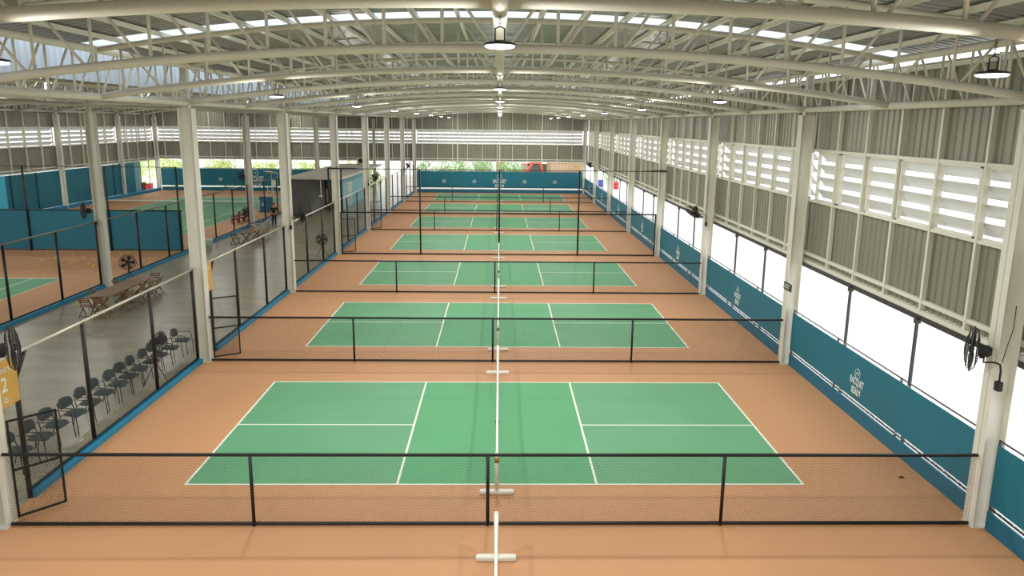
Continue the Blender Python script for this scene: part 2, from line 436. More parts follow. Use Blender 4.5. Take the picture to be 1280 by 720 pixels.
def louver_bank(name, label, n_slat, ua, ub, fn, nm):
    """louvre window: frame round each light, slats sloping down to the outside; fn(u, depth, z); depth>0 = outside"""
    w = empty(name, (0,0,0), 0, label, 'window', 'louvre windows', 'structure')
    def bx(b, u0, u1, d0, d1, z0, z1):
        ps = [fn(u, d, z) for z in (z0, z1) for u, d in ((u0,d0),(u1,d0),(u1,d1),(u0,d1))]
        b.add(ps, [(0,3,2,1),(4,5,6,7),(0,1,5,4),(1,2,6,5),(2,3,7,6),(3,0,4,7)])
    fr = MB(); L = (ub-ua)/nm
    for i in range(nm):
        a, c = ua+i*L+.05, ua+(i+1)*L-.05
        bx(fr, a, a+.05, 0, .1, Z_L0, Z_L1); bx(fr, c-.05, c, 0, .1, Z_L0, Z_L1)
        bx(fr, a, c, 0, .1, Z_L0, Z_L0+.05); bx(fr, a, c, 0, .1, Z_L1-.05, Z_L1)
    fr.build('frame', creamw, w)
    hs = (Z_L1-Z_L0)/n_slat
    for s in range(n_slat):
        z = Z_L0 + hs*s; b = MB()
        pro = [(0.03, z+hs*.98), (0.05, z+hs*.98), (.25, z+hs*.36), (.25, z+hs*.22), (.235, z+hs*.22), (.235, z+hs*.35)]
        ps = [fn(ua+.03, d, zz) for d, zz in pro] + [fn(ub-.03, d, zz) for d, zz in pro]; n = len(pro)
        b.add(ps, [tuple(range(n)), tuple(range(2*n-1, n-1, -1))] + [(i, n+i, n+(i+1)%n, (i+1)%n) for i in range(n)])
        b.build('louver_slat', louv, w)
    return w
for j, k in enumerate(range(-2, 7)):
    lab = 'white louvre window bank in the right wall, %s' % ('behind the camera' if k == -2 else 'partly cut by the frame edge' if k == -1 else '%s full bay from the camera' % ORD[k])
    louver_bank('window_%d' % (j+1), lab, 4, YK(k)+.2, YK(k+1)-.2, lambda u, d, z: (9.86+d, u, z), 6)

# back wall of the main hall and of the left hall
def topz(x):
    if x >= -9.9: return arc_z(x, XA, XB, RZE, RZC) - .02
    if x > -18.2: return 9.1
    return arc_z(x, LXA, LXB, 9.54, 10.4) - .02
fnB = lambda u, v, d: (u, YB+.12+d, v)
mB = MB()
for a, b_ in ((-9.7, 9.9), (-38.2, -9.7)):
    q_ = corr(a, b_, Z_BEAM-.12, Z_L0, fnB, .3); mB.add(q_.v, q_.f); q_ = corr(a, b_, Z_L1, topz, fnB, .3); mB.add(q_.v, q_.f)
wb = st(mB.build('wall_back', sheet), 'grey ribbed metal cladding of the far end wall', 'wall')
for z, h in ((3.5, .13), (3.74, .09), (Z_L0-.02, .07), (Z_L1+.03, .08)):
    MB().box(-38.2, YB-.02, z-h/2, 9.8, YB+.1, z+h/2).build('girt', creamw, wb)
x = -37.0; i = 0
while x < 9.6:
    MB().box(x-.035, YB-.03, 3.5, x+.035, YB+.08, topz(x)-.1).build('mullion', creamw, wb); x += 1.67
for x in (-4.7, 0, 4.7): MB().box(x-.06, YB-.05, 3.4, x+.06, YB+.08, topz(x)-.1).build('wind_post', creamw, wb)
for i, (a, b_, n) in enumerate(((-9.3, 9.3, 11), (-18.0, -9.7, 5), (-37.7, -18.4, 12))):
    louver_bank('window_%d' % (10+i), 'white louvre window bank in the end wall ' + ('behind the middle row of courts', 'beyond the concrete aisle', 'of the left hall')[i], 4, a, b_, lambda u, d, z: (u, YB+.02+d, z), n)
# far left wall
fnL = lambda u, v, d: (XL3-.15-d, u, v)
m_ = corr(YF, YB, 3.4, Z_L0, fnL, .3); m2 = corr(YF, YB, Z_L1, 9.4, fnL, .3); m_.add(m2.v, m2.f)
wl = st(m_.build('wall_left', sheet), 'grey ribbed metal cladding of the far left wall', 'wall')
for z, h in ((3.4, .12), (3.62, .08), (Z_L0-.02, .07), (Z_L1+.03, .08)):
    MB().box(XL3-.12, 20, z-h/2, XL3, YB, z+h/2).build('girt', creamw, wl)
for k in range(3, 7):
    for i in range(1, 5): 
        y = YLK(k)+PL_/5*i
        if y < YB: MB().box(XL3-.1, y-.035, 3.4, XL3+.02, y+.035, 9.3).build('mullion', creamw, wl)
for i in range(3, 7):
    louver_bank('window_%d' % (13+i-3), 'white louvre window bank in the far left wall, %s from the camera' % ORD[i-3], 4, YLK(i)+.2, min(YLK(i+1)-.2, 64.2), lambda u, d, z: (XL3-.05-d, u, z), 5)
# hall front, behind the camera
fnF = lambda u, v, d: (u, YF-.1-d, v)
st(corr(-38.2, 9.9, 0, topz, fnF, .5).build('wall_front', sheet), 'grey ribbed end wall behind the camera', 'wall')

# ------------------------------------------------------------------ right wall pads and open band
def pad_right(k):
    a, b_ = YK(k)+.18, YK(k+1)-.18
    lab = ('teal banner panel on the right wall %s' % ('behind the camera' if k == -2 else 'cut by the lower right frame corner' if k == -1 else
           'with logo, %s bay from the camera' % ORD[k]))
    t = empty('wall_banner', (9.62, YK(k), 0), 0, lab, 'banner', 'teal banners along the right wall')
    L0, L1 = .18, P-.18
    MB().box(-.1, L0, 0.001, -.06, L1, .39).build('lower_pad', tealp, t)
    MB().box(-.1, L0+.02, .54, -.08, L1-.02, 1.77).build('banner', teal, t)
    MB().tube([(-.06, L0, .45), (-.06, L1, .45)], .026, 6).build('lower_rail', railb, t, True)
    MB().tube([(-.06, L0, 1.85), (-.06, L1, 1.85)], .02, 6).build('top_rail', railb, t, True)
    for y in (L0, P/3, P*2/3, L1): MB().box(-.06, y-.02, 0.001, -.02, y+.02, 1.85).build('frame_post', railb, t)
    n = 40; z1 = []; z2 = []
    for i in range(n):
        y = L0+.06 + (L1-L0-.12)*i/(n-1)
        z1.append((-.07, y, 1.75 if i % 2 else 1.86)); z2.append((-.07, y, .56 if i % 2 else .43))
    MB().tube(z1, .006, 4).build('lacing', white, t); MB().tube(z2, .006, 4).build('lacing', white, t)
    logo(t, (0,-1,0), (0,0,1), (-1,0,0), (-.112, P/2+.25, .98), .86)
    return t
for k in range(-2, 7): pad_right(k)
i = 0
for k in range(-1, 7):
    for j in (1, 2):
        y = YK(k) + P/3*j
        o = st(MB().rbox(-.035, -.03, .0, .035, .03, 3.36, .008).box(-.06, -.05, 3.2, .06, .05, 3.36).build('opening_post', railb, loc=(9.78, y, 0)),
               'slim dark post in the open band of the right wall, %s from the camera' % (ORD[i]), 'post'); o['group'] = 'dark posts of the open band'; i += 1
        if False: pass
for k in range(0, 7):   # diagonal braces at columns
    y = YK(k)
    o = st(MB().tube([(9.85, y+.2, 2.75), (9.85, y-1.1 if False else y+1.2, 3.4)], .02, 6).build('brace_beam', creamw, None, True), 'thin diagonal brace beside right wall column, %s from the camera' % ORD[k], 'brace'); o['group'] = 'open band braces'

# back wall pads
def pad_back(x0, x1, label, marks, lx, lw, ztop=2.42):
    t = empty('wall_banner', ((x0+x1)/2, YB-.35, 0), 0, label, 'banner', 'teal banners on the end wall')
    w = (x1-x0)/2
    MB().rbox(-w, 0, 0.001, w, .15, .4, .02).build('lower_pad', tealp, t)
    MB().box(-w, .0, .56, w, .02, ztop-.05).build('banner', teal, t)
    MB().tube([(-w, .03, ztop), (w, .03, ztop)], .03, 6).build('top_rail', railb, t, True)
    MB().tube([(-w, .05, .48), (w, .05, .48)], .02, 6).build('lower_rail', creamw, t, True)
    for x in marks:
        b = MB(); c = Vector((x-(x0+x1)/2, -.01, 1.28))
        for r in (.2, .16): b.tube([c + Vector((cos(q)*r, 0, sin(q)*r*.9)) for q in [2*pi*j/20 for j in range(20)]], .012, 4, closed=True)
        for j in range(-2, 3): b.bar(c + Vector((j*.045, 0, -.08)), c + Vector((j*.045, 0, .08)), .018)
        b.build('round_emblem', logow, t)
    if lw: logo(t, (1,0,0), (0,0,1), (0,-1,0), (lx-(x0+x1)/2, -.012, 1.18), lw)
    return t
pad_back(-9.25, 9.3, 'wide teal banner with logo and round emblems on the main end wall', (-6.2, -2.82, 2.82, 6.2), 0.0, 1.85)
pad_back(-37.5, -17.4, 'wide teal banner on the end wall of the left hall', (-34.4, -31.0), -27.2, 2.4, 2.5)

# far left wall pads
for i in range(2, 6):
    y0, y1 = YLK(i)+.2, YLK(i+1)-.2
    if i == 5: y1 = 59.5
    t = empty('wall_banner', (XL3+.1, (y0+y1)/2, 0), 0, 'tall teal padding on the far left wall, %s bay from the camera' % ORD[i-2], 'banner', 'tall teal pads of the far left wall')
    h = (y1-y0)/2
    MB().box(-.04, -h, .3, 0, h, 3.32).build('banner', teal, t)
    MB().box(-.05, -h, 0.001, .45, h, .28).build('lower_pad', kerbm, t)
    for y in (-h*.33, h*.33): MB().tube([(.05, y, 0.285), (.05, y, 3.4)], .03, 6).build('post', black, t, True)
t = empty('blue_wall', (XL3-.6, 60.6, 0), 0, 'pale blue outside wall seen through the far left opening', 'wall', None, 'structure')
MB().box(-.1, -1.2, 0, .1, 1.2, 3.3).build('panel', lblue, t)
t = empty('blue_wall', (XL3+.25, 39.0, 0), 0, 'bright cyan wall panel at the left edge of the picture', 'wall', None, 'structure')
MB().box(-.1, -1.2, 0, .1, 1.0, 3.35).build('panel', cyan, t)
st(MB().box(XL3-.05, 59.6, 0, XL3+.45, 64.2, .28).build('kerb', kerbm), 'low blue kerb under the far left opening', 'kerb')
for i, y in enumerate((60.9, 62.7)):
    o = st(MB().tube([(XL3, y, .28), (XL3, y, 3.35)], .035, 6).build('opening_post', black, None, True), 'black post in the far left opening, %s from the camera' % ORD[i], 'post')

# ------------------------------------------------------------------ pickleball courts
L_, N_, D_ = 6.705, 2.1335, 6.1
c0 = empty('pickleball_court', (0, 0, 0), 0, 'x', 'court', 'green pickleball courts of the main hall')
MB().box(-L_, 0, .001, L_, D_, .004).build('playing_surface', green, c0)
MB().box(-N_, 0, .0042, N_, D_, .006).build('kitchen_zone', kitchen, c0)
w = .05; zl0, zl1 = .0062, .009
ln = MB()
def lines(ls):
    b = MB()
    for x0, y0, x1, y1 in ls: b.box(x0, y0, zl0, x1, y1, zl1)
    return b
lines([(-L_, 0, -L_+w, D_)]).build('sideline', white, c0) if False else None
for nm, l in (('baseline', (-L_, w, -L_+w, D_-w)), ('baseline', (L_-w, w, L_, D_-w)), ('sideline', (-L_, 0, L_, w)), ('sideline', (-L_, D_-w, L_, D_)),
              ('kitchen_line', (-N_-w, w, -N_, D_-w)), ('kitchen_line', (N_, w, N_+w, D_-w)), ('centre_line', (-L_+w, D_/2-w/2, -N_-w, D_/2+w/2)), ('centre_line', (N_+w, D_/2-w/2, L_-w, D_/2+w/2))):
    lines([l]).build(nm, white, c0)
for i, k in enumerate(range(-1, 7)):
    c = c0 if i == 0 else copy_tree(c0)
    c.location = (0, k*P, 0)
    c['label'] = 'green pickleball court below the frame bottom' if k < 0 else 'green pickleball court with white lines, %s from the camera' % ORD[k]
# nets
n0 = empty('pickleball_net', (0, 0, 0), 0, 'x', 'net', 'portable pickleball nets')
ya, yb = -.35, 6.82
for y in (ya, yb):
    MB().rbox(-.36, y-.065, 0.002, .36, y+.065, .085, .025).build('base_bar', creamw, n0)
    MB().tube([(0, y, .05), (0, y, .93)], .042, 10).build('post', creamw, n0, True)
MB().rbox(-.1, yb, .02, .1, yb, .06, .01) if False else None
MB().rbox(-.03, ya+.05, .012, .03, yb-.05, .05, .008).build('ground_bar', creamw, n0)
b = MB()
for i in range(122):
    y = ya+.08 + (yb-ya-.16)*i/121; b.bar((0, y, .12), (0, y, .86), .004, caps=False)
for j in range(13): b.bar((0, ya+.05, .12+j*.062), (0, yb-.05, .12+j*.062), .004, caps=False)
b.build('net_mesh', blackp, n0)
def tapez(y): return .885 - .05*(1-((y-(ya+yb)/2)/((yb-ya)/2))**2)
tp = MB(); ys = [ya+(yb-ya)*i/12 for i in range(13)]
for q0, q1 in zip(ys[:-1], ys[1:]): tp.bar((0, q0, tapez(q0)), (0, q1, tapez(q1)), .045, .06)
tp.build('top_tape', white, n0)
MB().tube([(.0, 3.2, .05), (0, 3.2, .82)], .016, 6).box(-.05, 3.17, .01, .05, 3.23, .04).build('centre_support', blackp, n0, True)
MB().tube([(0, ya, .72), (0, ya, .83)], .05, 10).build('clamp', brass, n0, True)
for i, k in enumerate(range(-1, 7)):
    c = n0 if i == 0 else copy_tree(n0)
    c.location = (-.01, k*P, 0)
    c['label'] = 'white portable net cut by the bottom edge of the picture' if k < 0 else 'white portable net standing on the pickleball court %s from the camera' % ORD[k]

# ------------------------------------------------------------------ low fences across the hall
FX = (-9.25, -4.68, -.18, 4.37, 9.25)
f0 = empty('chain_link_fence', (0, 0, 0), 0, 'x', 'fence', 'low chain-link fences across the main hall')
for x in FX[1:-1]: MB().tube([(x, 0, 0.002), (x, 0, 1.47)], .034, 8).build('post', black, f0, True)
MB().tube([(-9.28, 0, 1.475), (9.28, 0, 1.475)], .034, 8).build('top_rail', black, f0, True)
MB().tube([(-9.28, 0, .05), (9.28, 0, .045)], .034, 8).build('bottom_rail', black, f0, True)
chainlink(MB(), -9.25, 9.25, .06, 1.46, lambda u, v, o: (u, o, v), .062, .0034).build('wire_mesh', black, f0)
first = True
lows = [0, 1, 2, 4, 5, 6]
fw_ = chainlink(MB(), -9.25, 9.25, .06, 1.46, lambda u, v, o: (u, o, v), .07, .0024).build('wire_mesh', black)
far_wire = fw_.data; bpy.data.objects.remove(fw_)
for i, k in enumerate(lows):
    c = f0 if i == 0 else copy_tree(f0)
    c.location = (0, YK(k)-.03, 0)
    if k >= 2:
        for ch in c.children:
            if ch.name.startswith('wire_mesh'): ch.data = far_wire
    c['label'] = 'low black chain-link fence crossing the hall between columns, %s' % ('nearest the camera' if k == 0 else ORD[i] + ' low one from the camera')
tf = empty('chain_link_fence', (0, YK(3)-.03, 0), 0, 'tall black chain-link fence with posts rising to five metres across the middle of the hall', 'fence')
for x in (-4.63, 0.0, 4.66): MB().tube([(x, 0, .002), (x, 0, 5.02)], .05, 8).build('tall_post', black, tf, True)
for x in (-9.25, 9.22): MB().tube([(x, 0, .002), (x, 0, 2.5)], .045, 8).build('post', black, tf, True)
for z, r, nm in ((2.49, .04, 'middle_rail'), (.05, .04, 'bottom_rail')): MB().tube([(-9.25, 0, z), (9.25, 0, z)], r, 8).build(nm, black, tf, True)
MB().tube([(-9.75, 0, 5.02), (9.8, 0, 5.02)], .022, 6).build('top_rail', black, tf, True)
for x in (-9.85, -9.12): MB().tube([(x, -.2, 2.5), (x, -.2, 5.05)], .05, 8).build('frame_post', black, tf, True)
MB().tube([(-9.85, -.2, 5.05), (-8.2, -.05, 5.03)], .04, 8).build('frame_bar', black, tf, True)
MB().tube([(8.3, -.03, 5.03), (10.0 if False else 9.7, -.25, 5.1)], .03, 6).build('frame_bar', black, tf, True)
chainlink(MB(), -9.25, 9.25, .06, 2.45, lambda u, v, o: (u, o, v), .07, .002).build('wire_mesh', black, tf)

# ------------------------------------------------------------------ side fences
def side_fence(X, ya, yb, gate, label, group, k3=3.07, rm=None):
    """ya, yb column lines; gate: length of the open gateway after ya (0 = none)"""
    t = empty('chain_link_fence', (X, ya, 0), 0, label, 'fence', group)
    L = yb-ya; g = gate
    MB().tube([(0, .1, k3), (0, L-.1, k3)], .036, 8).build('top_rail', rm or railm, t, True)
    ps = ([g] if g else []) + [P/3*1.02+.15, P/3*2+.2, L-.28]
    for y in ps: MB().tube([(0, y, .002 if y == g else .2), (0, y, k3)], .05, 8).build('post', black, t, True)
    MB().tube([(-.01, (g or .15), .17), (-.01, L-.2, .17)], .034, 6).build('bottom_rail', black, t, True)
    if g: MB().tube([(0, g, 2.55), (0, g+.38, k3-.02)], .04, 8).build('corner_brace', black, t, True)
    chainlink(MB(), (g or .12), L-.12, .2, k3, lambda u, v, o: (o, u, v), .055 if ya < 7 else .1, .0022 if ya < 7 else .0013 if ya < 25 else .001).build('wire_mesh', black, t)
    return t
GATES = {0: 1.02, 1: 1.02, 2: 0, 3: 1.02, 4: 1.02, 5: 0, 6: 0, -1: 0}
for k in range(-1, 7):
    g = GATES[k]
    side_fence(-9.62, YK(k), YK(k+1), g, 'tall black chain-link aisle fence with pale top rail, %s' % ('cut by the lower left frame corner' if k < 0 else ORD[k] + ' bay from the camera'), 'aisle fences of the main hall')
    ks = YK(k)+(g or .2)
    o = st(MB().rbox(-9.64, ks, 0, -9.5, YK(k+1)-.18, .14, .01).build('kerb', kerbm), 'low blue kerb under the aisle fence, %s' % ('bay cut by the lower left frame corner' if k < 0 else ORD[k] + ' bay from the camera'), 'kerb')
    o['group'] = 'blue kerbs'
    if g:
        s = empty('court_sign', (-9.5, YK(k)+.5, 0), 0, {0: 'ochre court sign reading 2 above the nearest gateway', 1: 'ochre court sign reading 3 above the second gateway', 3: 'ochre court sign above the gateway below the tall fence', 4: 'small ochre court sign above the fourth gateway, far down the aisle'}[k], 'sign')
        MB().rbox(-.015, -.32, 2.18, .015, .42, 3.1, .01).build('board', ochre, s)
        num = {0: '2', 1: '3', 3: '5', 4: '6'}[k]
        F = lambda z: frame3((0,1,0), (0,0,1), (1,0,0), (.017, .02, z))
        text_mesh('number', num, .42, .8, logow, s, frame3((0,1,0), (0,0,1), (1,0,0), (.017, .02, 2.62)))
        for y in (-.2, .25): MB().tube([(-.01, y, 3.05), (-.072, y, 3.05)], .012, 6).build('hanger', dark, s, True)
        text_mesh('word', 'Court', .17, .9, logow, s, F(2.93))
        b = MB()
        for r in (.05, .035): b.tube([Vector((.02, .02+cos(q)*r, 2.32+sin(q)*r)) for q in [2*pi*j/12 for j in range(12)]], .006, 4, closed=True)
        b.build('round_emblem', logow, s)
        gl = {0: 'nearest black mesh gate standing half open onto the orange floor', 1: 'black mesh gate half open beside the white column, second from the camera', 3: 'small black mesh gate half open under the tall fence', 4: 'black mesh gate half open, farthest down the aisle'}[k]
        gt = empty('mesh_gate', (-9.3, YK(k)+.16, 0), {0: RAD(-45), 1: RAD(-61), 3: RAD(-62), 4: RAD(-55)}[k], gl, 'gate')
        # local +y is the free end
        for y in (.03, .82): MB().rbox(-.02, y-.02, .06, .02, y+.02, 2.06, .006).build('stile', black, gt)
        for z in (.08, 1.04, 2.04): MB().rbox(-.02, .03, z-.02, .02, .82, z+.02, .006).build('rail', black, gt)
        chainlink(MB(), .05, .8, .1, 2.02, lambda u, v, o: (o, u, v)).build('wire_mesh', black, gt)
XG = -18.4
for k in range(0, 6):
    ya_, yb_ = YLK(k), YLK(k+1)
    if k == 5: continue
    g = 1.0 if k == 3 else 0
    side_fence(XG, ya_, yb_, g, 'black chain-link fence at the edge of the left hall, %s bay from the camera' % ORD[k], 'left hall fences', rm=raild)
    o = st(MB().rbox(XG-.04, ya_+(g or .2), 0, XG+.14, yb_-.2, .15, .015).build('kerb', kerbm), 'low blue kerb at the edge of the left hall, %s bay from the camera' % ORD[k], 'kerb'); o['group'] = 'blue kerbs'
s = empty('court_sign', (XG+.1, 28.75, 0), 0, 'teal court sign board beside the left hall gateway', 'sign')
MB().rbox(-.015, -.3, 2.0, .015, .3, 3.05, .01).build('board', tdoor, s)

# left hall divider
t = empty('windscreen_fence', (0, 27.3, 0), 0, 'teal windscreen fence with tall black posts dividing the left hall', 'fence')
MB().box(-37.6, 0, .1, -18.75, .02, 2.4).build('windscreen', teal, t)
MB().tube([(-37.7, 0, 2.42), (-18.7, 0, 2.42)], .035, 6).build('top_rail', black, t, True)
MB().tube([(-37.7, 0, .06), (-18.7, 0, .06)], .035, 6).build('bottom_rail', black, t, True)
for x in (-36.9, -32.3, -27.65, -22.95, -18.85): MB().tube([(x, -.04, .002), (x, -.04, 5.0)], .055, 8).build('tall_post', black, t, True)
MB().tube([(-37.7, -.04, 4.97), (-18.8, -.04, 4.97)], .018, 6).build('top_cable', black, t, True)

# tennis courts in the left hall
def tennis(yn, label):
    c = empty('tennis_court', (-26.8, yn, 0), 0, label, 'court', 'tennis courts of the left hall')
    hw, hl, sw, sv = 5.485, 11.885, 4.115, 6.4
    MB().box(-hw, -hl, .001, hw, hl, .004).build('playing_surface', green, c)
    b = MB()
    for x in (-hw, -sw, sw-.05, hw-.05): MB().box(x, -hl, .0045, x+.05, hl, .007).build('sideline', white, c)
    for y in (-hl, hl-.1): MB().box(-hw, y, .007, hw, y+.1, .009).build('baseline', white, c)
    for y in (-sv, sv-.05): MB().box(-sw, y, .007, sw, y+.05, .009).build('service_line', white, c)
    MB().box(-.025, -sv, .009, .025, sv, .0105).build('centre_line', white, c)
    n = empty('tennis_net', (-26.8, yn, 0), 0, 'tennis net across the ' + ('far' if yn > 30 else 'near') + ' green court of the left hall', 'net')
    b = MB()
    for i in range(128): b.bar((-6.4+i*.1, 0, .05), (-6.4+i*.1, 0, .95), .005, caps=False)
    for j in range(10): b.bar((-6.4, 0, .05+j*.1), (6.4, 0, .05+j*.1), .005, caps=False)
    b.build('net_mesh', blackp, n); MB().box(-6.4, -.02, .93, 6.4, .02, 1.0).build('top_tape', white, n)
    for x in (-6.4, 6.4): MB().tube([(x, 0, .002), (x, 0, 1.07)], .045, 8).build('post', creamw, n, True)
    return c
tennis(45.5, 'far green tennis court of the left hall beyond the teal divider')
tennis(7.95, 'near green tennis court of the left hall, its corner at the left picture edge')
st(MB().box(-18.3, YLK(5)+.3, 0, -17.9, 60, .2).build('kerb', kerbm), 'low blue kerb beside the grey office hut', 'kerb')

# ------------------------------------------------------------------ lamps
def lamp(first=[None]):
    if first[0] is None:
        l = empty('high_bay_light', (0,0,0), 0, 'x', 'light', 'round high bay lights')
        MB().lathe([(0, .03), (.05, .03), (.06, .015), (.13, .008), (.17, -.004), (.172, -.02), (.158, -.025), (0, -.02)], n=28).build('housing', lampd, l, True)
        MB().lathe([(.158, -.0255), (.152, -.038), (.12, -.048), (.06, -.054), (0, -.055)], n=28).build('lens', lens, l, True)
        MB().tube([(-.05, 0, .015), (-.05, 0, .15), (0, 0, .17), (.05, 0, .15), (.05, 0, .015)], .008, 6).build('bracket', lampd, l, True)
        b = MB()
        for i in range(5): b.tube([Vector((cos(q)*.012 if i % 2 else 0, 0 if i % 2 else cos(q)*.012, .185+i*.034+sin(q)*.02)) for q in [2*pi*j/8 for j in range(8)]], .004, 4, closed=True)
        b.build('chain', lampd, l)
        first[0] = l; return l
    return copy_tree(first[0])
LD = bpy.data.lights.new('lamp_light', 'AREA'); LD.shape = 'DISK'; LD.size = .3; LD.energy = LAMP_W*.85; LD.color = (1.0, 0.975, 0.93)
LG = bpy.data.lights.new('lamp_ceiling_fill', 'POINT'); LG.energy = LAMP_W*.36; LG.shadow_soft_size = 0.16; LG.color = (1.0, 0.975, 0.93)  # extra point fill added below each lamp to brighten trusses and roof
def place_lamp(x, y, z, label):
    l = lamp(); l.location = (x, y, z); l['label'] = label
    o = bpy.data.objects.new('bulb_light', LD); COL.objects.link(o); o.parent = l; o.location = (0, 0, -.062)
    o = bpy.data.objects.new('ceiling_fill', LG); COL.objects.link(o); o.parent = l; o.location = (0, 0, -.26)
for i, k in enumerate(range(-2, 7)):
    y = YK(k+.5)
    for x, nm in ((-5.3, 'left'), (0, 'centre'), (5.3, 'right')):
        zc_ = zb(x) - .078 - .35
        where = 'behind the camera' if k == -2 else ORD[k+1] + ' from the camera'
        place_lamp(x, y, zc_, 'round high bay light of the main hall, %s row, %s' % (nm, where))
for j, x in enumerate((-33, -23)):  # lamps added to light the left hall, where none are seen
    for i, k in enumerate((1, 2, 3, 4, 5, 6)):
        place_lamp(x, YLK(k+.5), arc_z(x, LXA, LXB, 9.3, 10.1)-.40, 'high bay light added to brighten the left hall, %s row, %s from the camera' % (('outer', 'inner')[j], ORD[i]))

# ------------------------------------------------------------------ fans
def fan_head(parent, r, loc=(0,0,0), rz=0, tilt=0, blades=5):
    """cage facing local -Y; returned group parts are parented to `parent` with the rotation baked in"""
    R = Matrix.Translation(loc) @ Matrix.Rotation(rz, 4, 'Z') @ Matrix.Rotation(tilt, 4, 'X')
    def done(b, name, m, sm=False):
        b.v = [tuple(R @ Vector(p)) for p in b.v]; return b.build(name, m, parent, sm)
    b = MB()
    for q, y in ((1, 0), (.8, -.07), (.55, -.1), (.3, -.115), (.8, .075), (.5, .1)):
        b.tube([(cos(t)*r*q, y, sin(t)*r*q) for t in [2*pi*k/28 for k in range(28)]], .007 if q < 1 else .013, 4, closed=True)
    for k in range(28):
        t = 2*pi*k/28
        b.tube([(cos(t)*r*q, y, sin(t)*r*q) for q, y in ((.12, -.12), (.5, -.103), (.85, -.058), (1, 0), (.82, .072), (.45, .105))], .0042, 3, caps=False)
    b.lathe([(0, -.13), (r*.13, -.128), (r*.16, -.118), (r*.16, -.11), (0, -.11)], n=16, axis='y')
    done(b, 'cage', blackp)
    b = MB()
    for k in range(blades):
        t0_ = 2*pi*k/blades; vs = []
        for q, dt, y in ((.15, -.12, -.02), (.45, -.30, -.045), (.82, -.34, -.04), (.9, -.05, -.02), (.86, .30, .02), (.5, .30, .035), (.15, .12, .02)):
            vs.append((cos(t0_+dt)*r*q, y, sin(t0_+dt)*r*q))
        n = len(vs); b.add(vs + [(x, y+.008, z) for x, y, z in vs], [tuple(range(n)), tuple(range(2*n-1, n-1, -1))] + [(i, n+i, n+(i+1)%n, (i+1)%n) for i in range(n)])
    b.lathe([(0, -.06), (r*.16, -.05), (r*.18, .03), (0, .03)], n=16, axis='y')
    done(b, 'blades', blackp)
    b = MB().lathe([(0, .09), (r*.25, .09), (r*.27, .12), (r*.26, .26), (r*.16, .31), (0, .315)], n=20, axis='y').box(-.05, .12, -r*.34, .05, .2, -r*.2)
    done(b, 'motor_housing', dark, False)
def wall_fan(head, clamp, r, face, tilt, label):
    """fan on a bent pipe clamped to a column"""
    c = Vector(clamp); h = Vector(head) - c
    f = empty('wall_fan', clamp, 0, label, 'fan', 'column mounted fans')
    rz = math.atan2(face[0], -face[1])
    fan_head(f, r, h, rz, tilt)
    back = h - Vector(face).normalized()*.2
    MB().rbox(-.05, -.06, -.09, .05, .06, .09, .01).build('clamp', dark, f)
    MB().tube([(0, 0, .0), (0, 0, .3), (back.x*.08, back.y*.08, .42), (back.x*.35, back.y*.35, .46), (back.x, back.y, .46), (back.x, back.y, back.z-r*.2)], .018, 8).build('bracket_pipe', dark, f, True)
    return f
fw = wall_fan((8.87, -1.55, 3.63), (9.36, -1.7, 2.95), .42, (-.8, .6, 0), 0, 'black wall fan seen edge on, fixed to the nearest right wall column')
MB().tube([(.13, .02, 1.55), (.12, 0, 1.1), (.04, -.01, .75), (0, 0, .45)], .008, 5).build('power_cord', dark, fw)
wall_fan((-8.86, -1.5, 3.56), (-9.34, -1.7, 2.95), .42, (.8, .6, 0), 0, 'black wall fan above the nearest ochre sign, at the left picture edge')
wall_fan((8.7, 17.1, 3.85), (9.36, 17.2, 3.3), .42, (-.62, -.25, 0), RAD(50), 'black wall fan tilted downward on the third right wall column')
wall_fan((-8.85, 17.35, 3.57), (-9.34, 17.25, 3.0), .40, (.85, .5, 0), 0, 'black wall fan beside the third aisle column, before the grey hut')
wall_fan((-18.95, 18.1, 3.57), (-18.5, 18.15, 3.0), .40, (-.75, -.35, 0), 0, 'black wall fan on the left hall column above the timber table')
wall_fan((-8.8, 36.1, 3.85), (-9.34, 36.1, 3.3), .38, (.8, .4, 0), RAD(25), 'black wall fan on the fifth aisle column, before the pale blue wall')
wall_fan((-8.9, 54.9, 3.6), (-9.34, 54.9, 3.0), .38, (.8, .4, 0), RAD(25), 'black wall fan on the seventh aisle column, near the end wall')
wall_fan((8.8, 54.9, 3.8), (9.36, 54.9, 3.25), .38, (-.7, -.3, 0), RAD(40), 'black wall fan on the seventh right wall column')
wall_fan((-28.3, 63.3, 1.75), (-28.1, 64.1, 1.2), .5, (-.3, -.8, 0), 0, 'dark fan before the teal end wall of the left hall')
def stand_fan(x, y, h, r, rz, label, tilt=0):
    f = empty('stand_fan', (x, y, 0), rz, label, 'fan', 'fans on tripod stands')
    fan_head(f, r, (0, 0, h), 0, tilt)
    MB().tube([(0, .2, .42), (0, .2, h-.1)], .02, 8).tube([(0, .2, .6), (0, .2, .7)], .032, 8).build('pole', dark, f, True)
    for k in range(3):
        a = 2*pi*k/3 + .5
        MB().tube([(0, .2, .62), (cos(a)*.36, .2+sin(a)*.36, .012)], .013, 6).lathe([(0, 0), (.022, 0), (.022, .03), (0, .03)], (cos(a)*.36, .2+sin(a)*.36, 0), 8).build('leg', dark, f, True)
    return f
stand_fan(-9.98, 6.05, 1.24, .31, RAD(80), 'black tripod fan standing before the row of dark green chairs')
stand_fan(-17.5, 18.7, 1.05, .36, RAD(25), 'black tripod fan behind the long timber table')
stand_fan(-10.15, 25.7, 1.05, .33, RAD(15), 'black tripod fan in the aisle below the tall fence')
stand_fan(-18.9, 38.3, 1.0, .36, RAD(40), 'black fan on the left court beside the maroon chairs')

